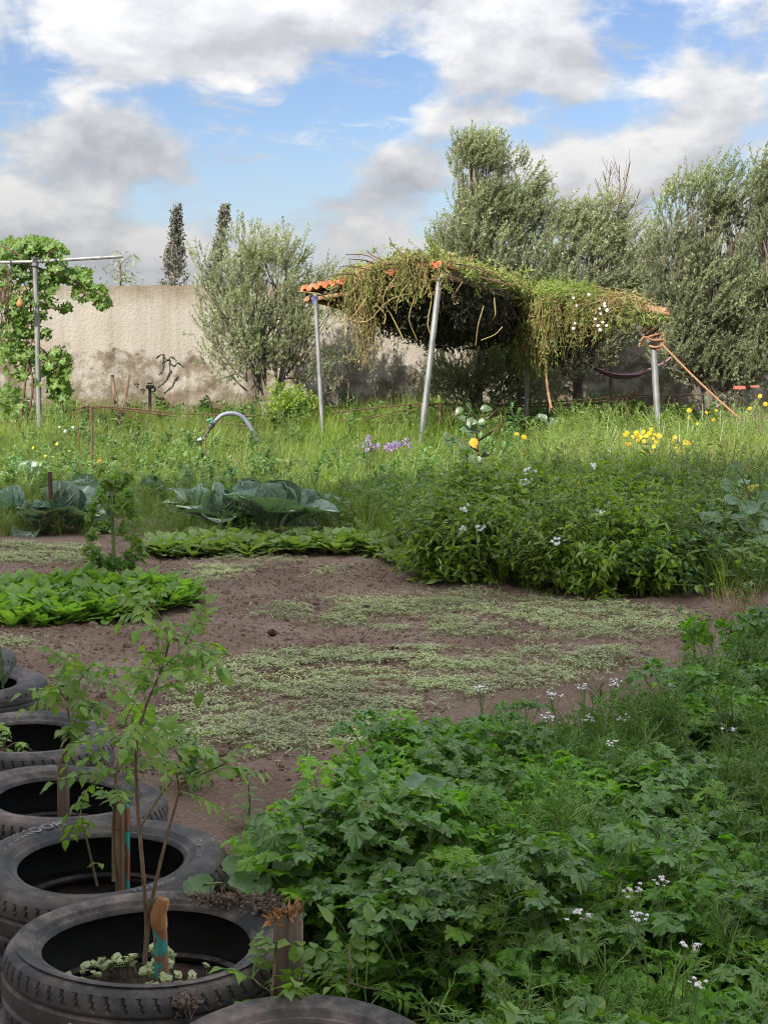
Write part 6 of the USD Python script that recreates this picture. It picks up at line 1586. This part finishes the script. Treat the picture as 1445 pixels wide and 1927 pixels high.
y1 = TC[0][1] - .03
sk1 = stake('wooden_stake', 'short stake with flaking turquoise paint, orange bare wood at its top', [P(307, 1840, y1)[0], y1, .17], P(301, 1745, y1), .0165, M['turquoise'], 1, .75)
part(sk1, 'bare_top', tubes(spline([P(301, 1748, y1), P(298, 1722, y1), P(304, 1706, y1), P(308, 1692, y1)], 9), np.array([.0165, .018, .0185, .0175, .0165, .016, .0155, .0145, .012]), 10, cap=True), M['wood_fresh'], sm=50, label='bare orange wood knob')
y2 = TC[1][1] - .02
sk2 = stake('wooden_stake', 'thin brown stake tied in the lettered tyre', [P(225, 1700, y2)[0], y2, .08], P(226, 1508, y2), .0125, M['wood_brown'], 2, .8, .012)
sk3 = stake('wooden_stake', 'thin stake streaked with turquoise paint beside the brown one in the lettered tyre', [P(236, 1700, y2)[0], y2 + .01, .08], P(238, 1512, y2 + .01), .008, M['turquoise'], 3, .9, .01)
part(sk2, 'wire_tie', tubes(np.stack([P(232, 1560, y2)[0] + .022 * np.cos(np.linspace(0, 6.283, 20)), y2 + .02 * np.sin(np.linspace(0, 6.283, 20)), P(232, 1560, y2)[2] + .003 * np.sin(np.linspace(0, 12, 20))], 1), .0014, 4), M['rust'])
y3 = TC[2][1] - .05
stake('wooden_stake', 'plain grey-brown split stake in the dusty third tyre', [P(118, 1560, y3)[0], y3, .06], P(119, 1440, y3), .019, M['wood'], 4, .5)
post = thing('fence_post', 'thick weathered wooden post with a broken top, right of the planted tyre', 'post', (P(540, 1900, 2.93)[0], 2.93, 0.))
b0, t0 = np.array([P(538, 1900, 2.93)[0], 2.93, -.05]), P(541, 1722, 2.93)
g_ = np.random.default_rng(12); n_, K_ = 30, 22
a = np.arange(n_) / n_ * 2 * np.pi; sec = .029 * (1 + .10 * np.sin(3 * a + 1) + .05 * g_.normal(size=n_))
jag = .012 * g_.normal(size=n_)
v = np.vstack([np.column_stack([(b0 * (1 - k / (K_ - 1)) + t0 * k / (K_ - 1))[0] + np.cos(a) * sec * (1.03 - .06 * k / K_ + .02 * math.sin(k * 1.1)), 2.93 + np.sin(a) * sec * .85, (b0 * (1 - k / (K_ - 1)) + t0 * k / (K_ - 1))[2] + (jag if k == K_ - 1 else 0 * a)]) for k in range(K_)])
f = []
for k in range(K_ - 1):
    for i_ in range(n_):
        f += [[k * n_ + i_, k * n_ + (i_ + 1) % n_, (k + 1) * n_ + (i_ + 1) % n_], [k * n_ + i_, (k + 1) * n_ + (i_ + 1) % n_, (k + 1) * n_ + i_]]
v = np.vstack([v, t0[None] - [0, 0, .012]]); f += [[(K_ - 1) * n_ + i_, (K_ - 1) * n_ + (i_ + 1) % n_, len(v) - 1] for i_ in range(n_)]
part(post, 'shaft', (v, np.array(f)), M['wood'], sm=35)
sp = t0 + np.column_stack([R(-.03, .035, 40), R(-.025, .02, 40), R(-.012, .006, 40)])
part(post, 'splinters', scat(*leaf(.026, .012, n=2, fold=.5), sp, rdir(40, .4), rdir(40), R(.6, 1.5, 40)), M['wood_fresh'], label='ragged orange splinters on the broken top')

# ------------------------------------------------------------------ saplings growing in the tyres
SL = [grid_leaf(1., .58, lambda t: np.interp(t, [0, .08, .3, .55, .8, 1], [.1, .45, 1, .9, .5, .03]), .12, .35, .04, 4, 6, s, 12) for s in range(4)]


def compound(t, o, d, size, npair=2, mat=None, up=(0, -.25, 1.), label=None):
    """one feathered leaf: leaflets in pairs along a stalk and one at its end"""
    d = unit(d); nrm = unit(np.asarray(up) + rng.normal(size=3) * .25); sd = unit(np.cross(d, nrm)); nrm = np.cross(sd, d)
    L_ = size * (1.1 + .75 * npair)
    p = np.array([o + d * L_ * u - np.array([0, 0, 1]) * .12 * L_ * u * u for u in np.linspace(0, 1, 6)])
    ms = [tubes(p, np.linspace(.0018, .001, 6), 3)]
    for k in range(npair):
        q_ = p[2 + k * 3 // npair]
        for sg in (1, -1):
            m = SL[rng.integers(4)]
            ms.append(scat(m[0], m[1], q_[None], unit(sd * sg + d * R(.2, .7) - [0, 0, R(0, .4)])[None], unit(nrm + rng.normal(size=3) * .2)[None], [size * R(.8, 1.1)]))
    m = SL[rng.integers(4)]
    ms.append(scat(m[0], m[1], p[-1][None], unit(d - [0, 0, .3])[None], unit(nrm + rng.normal(size=3) * .15)[None], [size * R(1., 1.25)]))
    return part(t, 'leaf', merge(*ms), mat or M['sapling'], label=label)


def leaves_at(t, spots_, Yd, size, stems, npair=2, sp=.1):
    allp = np.vstack(stems)
    for px, py, n in spots_:
        for _ in range(n):
            e = P(px + R(-14, 14), py + R(-10, 10), Yd + R(-sp, sp))
            near_ = allp[np.argmin(np.linalg.norm(allp - e - [0, 0, -.02], axis=1))]
            d = e - near_; L_ = np.linalg.norm(d)
            d = unit(d + R(-.03, .03, 3)) if L_ > .01 else rdir(1, .3)[0]
            s = near_ if L_ < .15 else e - d * .08
            if L_ >= .15:
                part(t, 'leaf_stalk', tubes(np.array([near_, (near_ + s) / 2 + [0, 0, .01], s]), .0015, 3), M['stem'])
            compound(t, s, d, size * R(.75, 1.2), npair + (R(0, 1) < .45))


def stems_of(t, lines, Yd, r0=.0055, r1=.0022, mat=None, n=22):
    out = []
    for i_, l in enumerate(lines):
        p = spline([P(a, b, Yd + R(-.03, .03)) for a, b in l], n); out.append(p)
        k = 1 if i_ < 2 else .6
        part(t, 'stem', tubes(p, np.linspace(r0, r1, n) * k, 6), mat or M['twig'], sm=True)
    return out


y1 = TC[0][1] - .02
s1 = thing('tall_sapling', 'tall two-stemmed sapling with feathered leaves, rooted in the nearest planted tyre', 'sapling', [P(272, 1830, y1)[0], y1, .2])
st = stems_of(s1, [[(272, 1815), (276, 1740), (270, 1650), (262, 1560), (257, 1480), (256, 1410), (268, 1350), (282, 1310), (300, 1270), (320, 1200), (312, 1160)], [(272, 1815), (282, 1720), (298, 1640), (318, 1560), (338, 1490), (342, 1472)], [(342, 1475), (370, 1462), (400, 1448), (430, 1435)], [(338, 1490), (330, 1450), (310, 1430)], [(320, 1200), (300, 1160), (280, 1130)], [(320, 1200), (350, 1210), (390, 1210)], [(262, 1560), (300, 1500), (325, 1470)]], y1)
leaves_at(s1, [(300, 1110, 3), (255, 1105, 2), (330, 1150, 2), (275, 1150, 2), (350, 1185, 2), (385, 1195, 2), (410, 1235, 3), (370, 1225, 2), (320, 1205, 3), (275, 1205, 2), (330, 1245, 3), (290, 1260, 3), (250, 1290, 2), (300, 1300, 2), (265, 1330, 2), (220, 1330, 1), (300, 1350, 2), (240, 1365, 2), (310, 1380, 1), (270, 1400, 2), (325, 1440, 2), (350, 1460, 1), (400, 1430, 2), (445, 1420, 2), (385, 1490, 1), (320, 1360, 1), (480, 1432, 1), (300, 1420, 1), (370, 1260, 1), (255, 1245, 1)], y1, .034, st)
y2 = TC[1][1] - .03
s2 = thing('sapling', 'slender sapling with a leafy middle, tied to the stakes in the lettered tyre', 'sapling', [P(215, 1690, y2)[0], y2, .1])
st = stems_of(s2, [[(214, 1660), (214, 1560), (218, 1470), (226, 1420), (232, 1400)], [(216, 1460), (200, 1450), (185, 1395), (172, 1380)], [(232, 1400), (245, 1380), (236, 1360)]], y2)
leaves_at(s2, [(165, 1465, 2), (195, 1450, 2), (150, 1470, 1), (205, 1480, 1), (185, 1400, 2), (235, 1395, 2), (250, 1370, 2), (200, 1365, 2), (225, 1340, 2), (235, 1512, 1), (228, 1500, 1), (250, 1450, 1), (260, 1430, 1)], y2, .036, st)
s3 = thing('sapling', 'thin leaning twig with a few leaves at its tip, in the lettered tyre', 'sapling', [P(185, 1690, y2 - .05)[0], y2 - .05, .1])
st = stems_of(s3, [[(183, 1668), (172, 1620), (160, 1570), (150, 1540)]], y2 - .05, .0035, .002)
leaves_at(s3, [(140, 1528, 2), (180, 1538, 1), (170, 1626, 1), (140, 1550, 1)], y2 - .05, .03, st)
y3 = TC[2][1] - .03
s4 = thing('sapling', 'sapling with a round leafy head bending over the dusty tyre with the plain stake', 'sapling', [P(122, 1545, y3)[0], y3, .06])
st = stems_of(s4, [[(120, 1535), (112, 1470), (118, 1425), (135, 1400), (128, 1340), (127, 1310)], [(135, 1400), (150, 1385), (170, 1380)], [(127, 1320), (150, 1280), (165, 1262)], [(127, 1320), (110, 1300), (95, 1290)]], y3)
leaves_at(s4, [(110, 1260, 3), (140, 1260, 3), (85, 1290, 2), (165, 1252, 3), (200, 1258, 2), (120, 1290, 3), (150, 1300, 3), (105, 1310, 2), (180, 1290, 2), (140, 1322, 2), (120, 1390, 1), (145, 1390, 2), (165, 1365, 2), (185, 1370, 1), (130, 1358, 1)], y3, .038, st)
y0 = 2.86
s5 = thing('sapling', 'small leafy sapling climbing past the weathered post in front', 'sapling', [P(530, 1920, y0)[0], y0, .1])
st = stems_of(s5, [[(508, 1925), (512, 1870), (518, 1800), (520, 1775)], [(525, 1925), (540, 1880), (560, 1850), (575, 1840)], [(512, 1870), (490, 1855), (475, 1840)], [(640, 1925), (650, 1880), (660, 1820), (655, 1790)], [(655, 1850), (690, 1860), (720, 1865)]], y0, .004)
leaves_at(s5, [(518, 1770, 2), (500, 1770, 1), (475, 1815, 2), (460, 1850, 1), (560, 1835, 3), (590, 1850, 2), (575, 1865, 2), (505, 1845, 1), (480, 1890, 2), (655, 1790, 3), (640, 1810, 1), (680, 1800, 2), (700, 1830, 1), (725, 1865, 3), (690, 1862, 2), (630, 1900, 2), (740, 1880, 1), (600, 1895, 1)], y0, .036, st)
s6 = thing('sapling', 'low sprig of pale leaves rising at the bottom left edge', 'sapling', [P(120, 1950, 2.55)[0], 2.55, .2])
st = stems_of(s6, [[(110, 1960), (120, 1940), (130, 1927)], [(110, 1960), (100, 1940), (95, 1930)]], 2.55, .003)
leaves_at(s6, [(145, 1922, 1), (97, 1926, 1)], 2.55, .03, st, 1)
y4 = TC[3][1]
s7 = thing('sapling', 'short green sprig at the left rim of the fourth tyre', 'sapling', [P(10, 1420, y4)[0], y4, .1])
st = stems_of(s7, [[(2, 1415), (10, 1395), (22, 1378)], [(2, 1415), (25, 1400), (35, 1398)]], y4, .004)
leaves_at(s7, [(20, 1378, 2), (5, 1385, 1), (30, 1398, 2), (8, 1400, 1)], y4, .034, st)
s8 = thing('sapling', 'dark pointed shoot in the tyre cut by the left edge', 'sapling', [P(4, 1330, TC[4][1])[0], TC[4][1], .1])
st = stems_of(s8, [[(3, 1320), (6, 1290), (3, 1270)]], TC[4][1] + .05, .005)
part(s8, 'leaf', scat(*leaf(1., .16, n=4), np.array([P(5, 1290, TC[4][1]), P(2, 1295, TC[4][1])]), [[-.1, 0, 1], [.4, 0, .8]], [[0, -1, .1], [0, -1, .2]], [.16, .12]), M['darkleaf'])
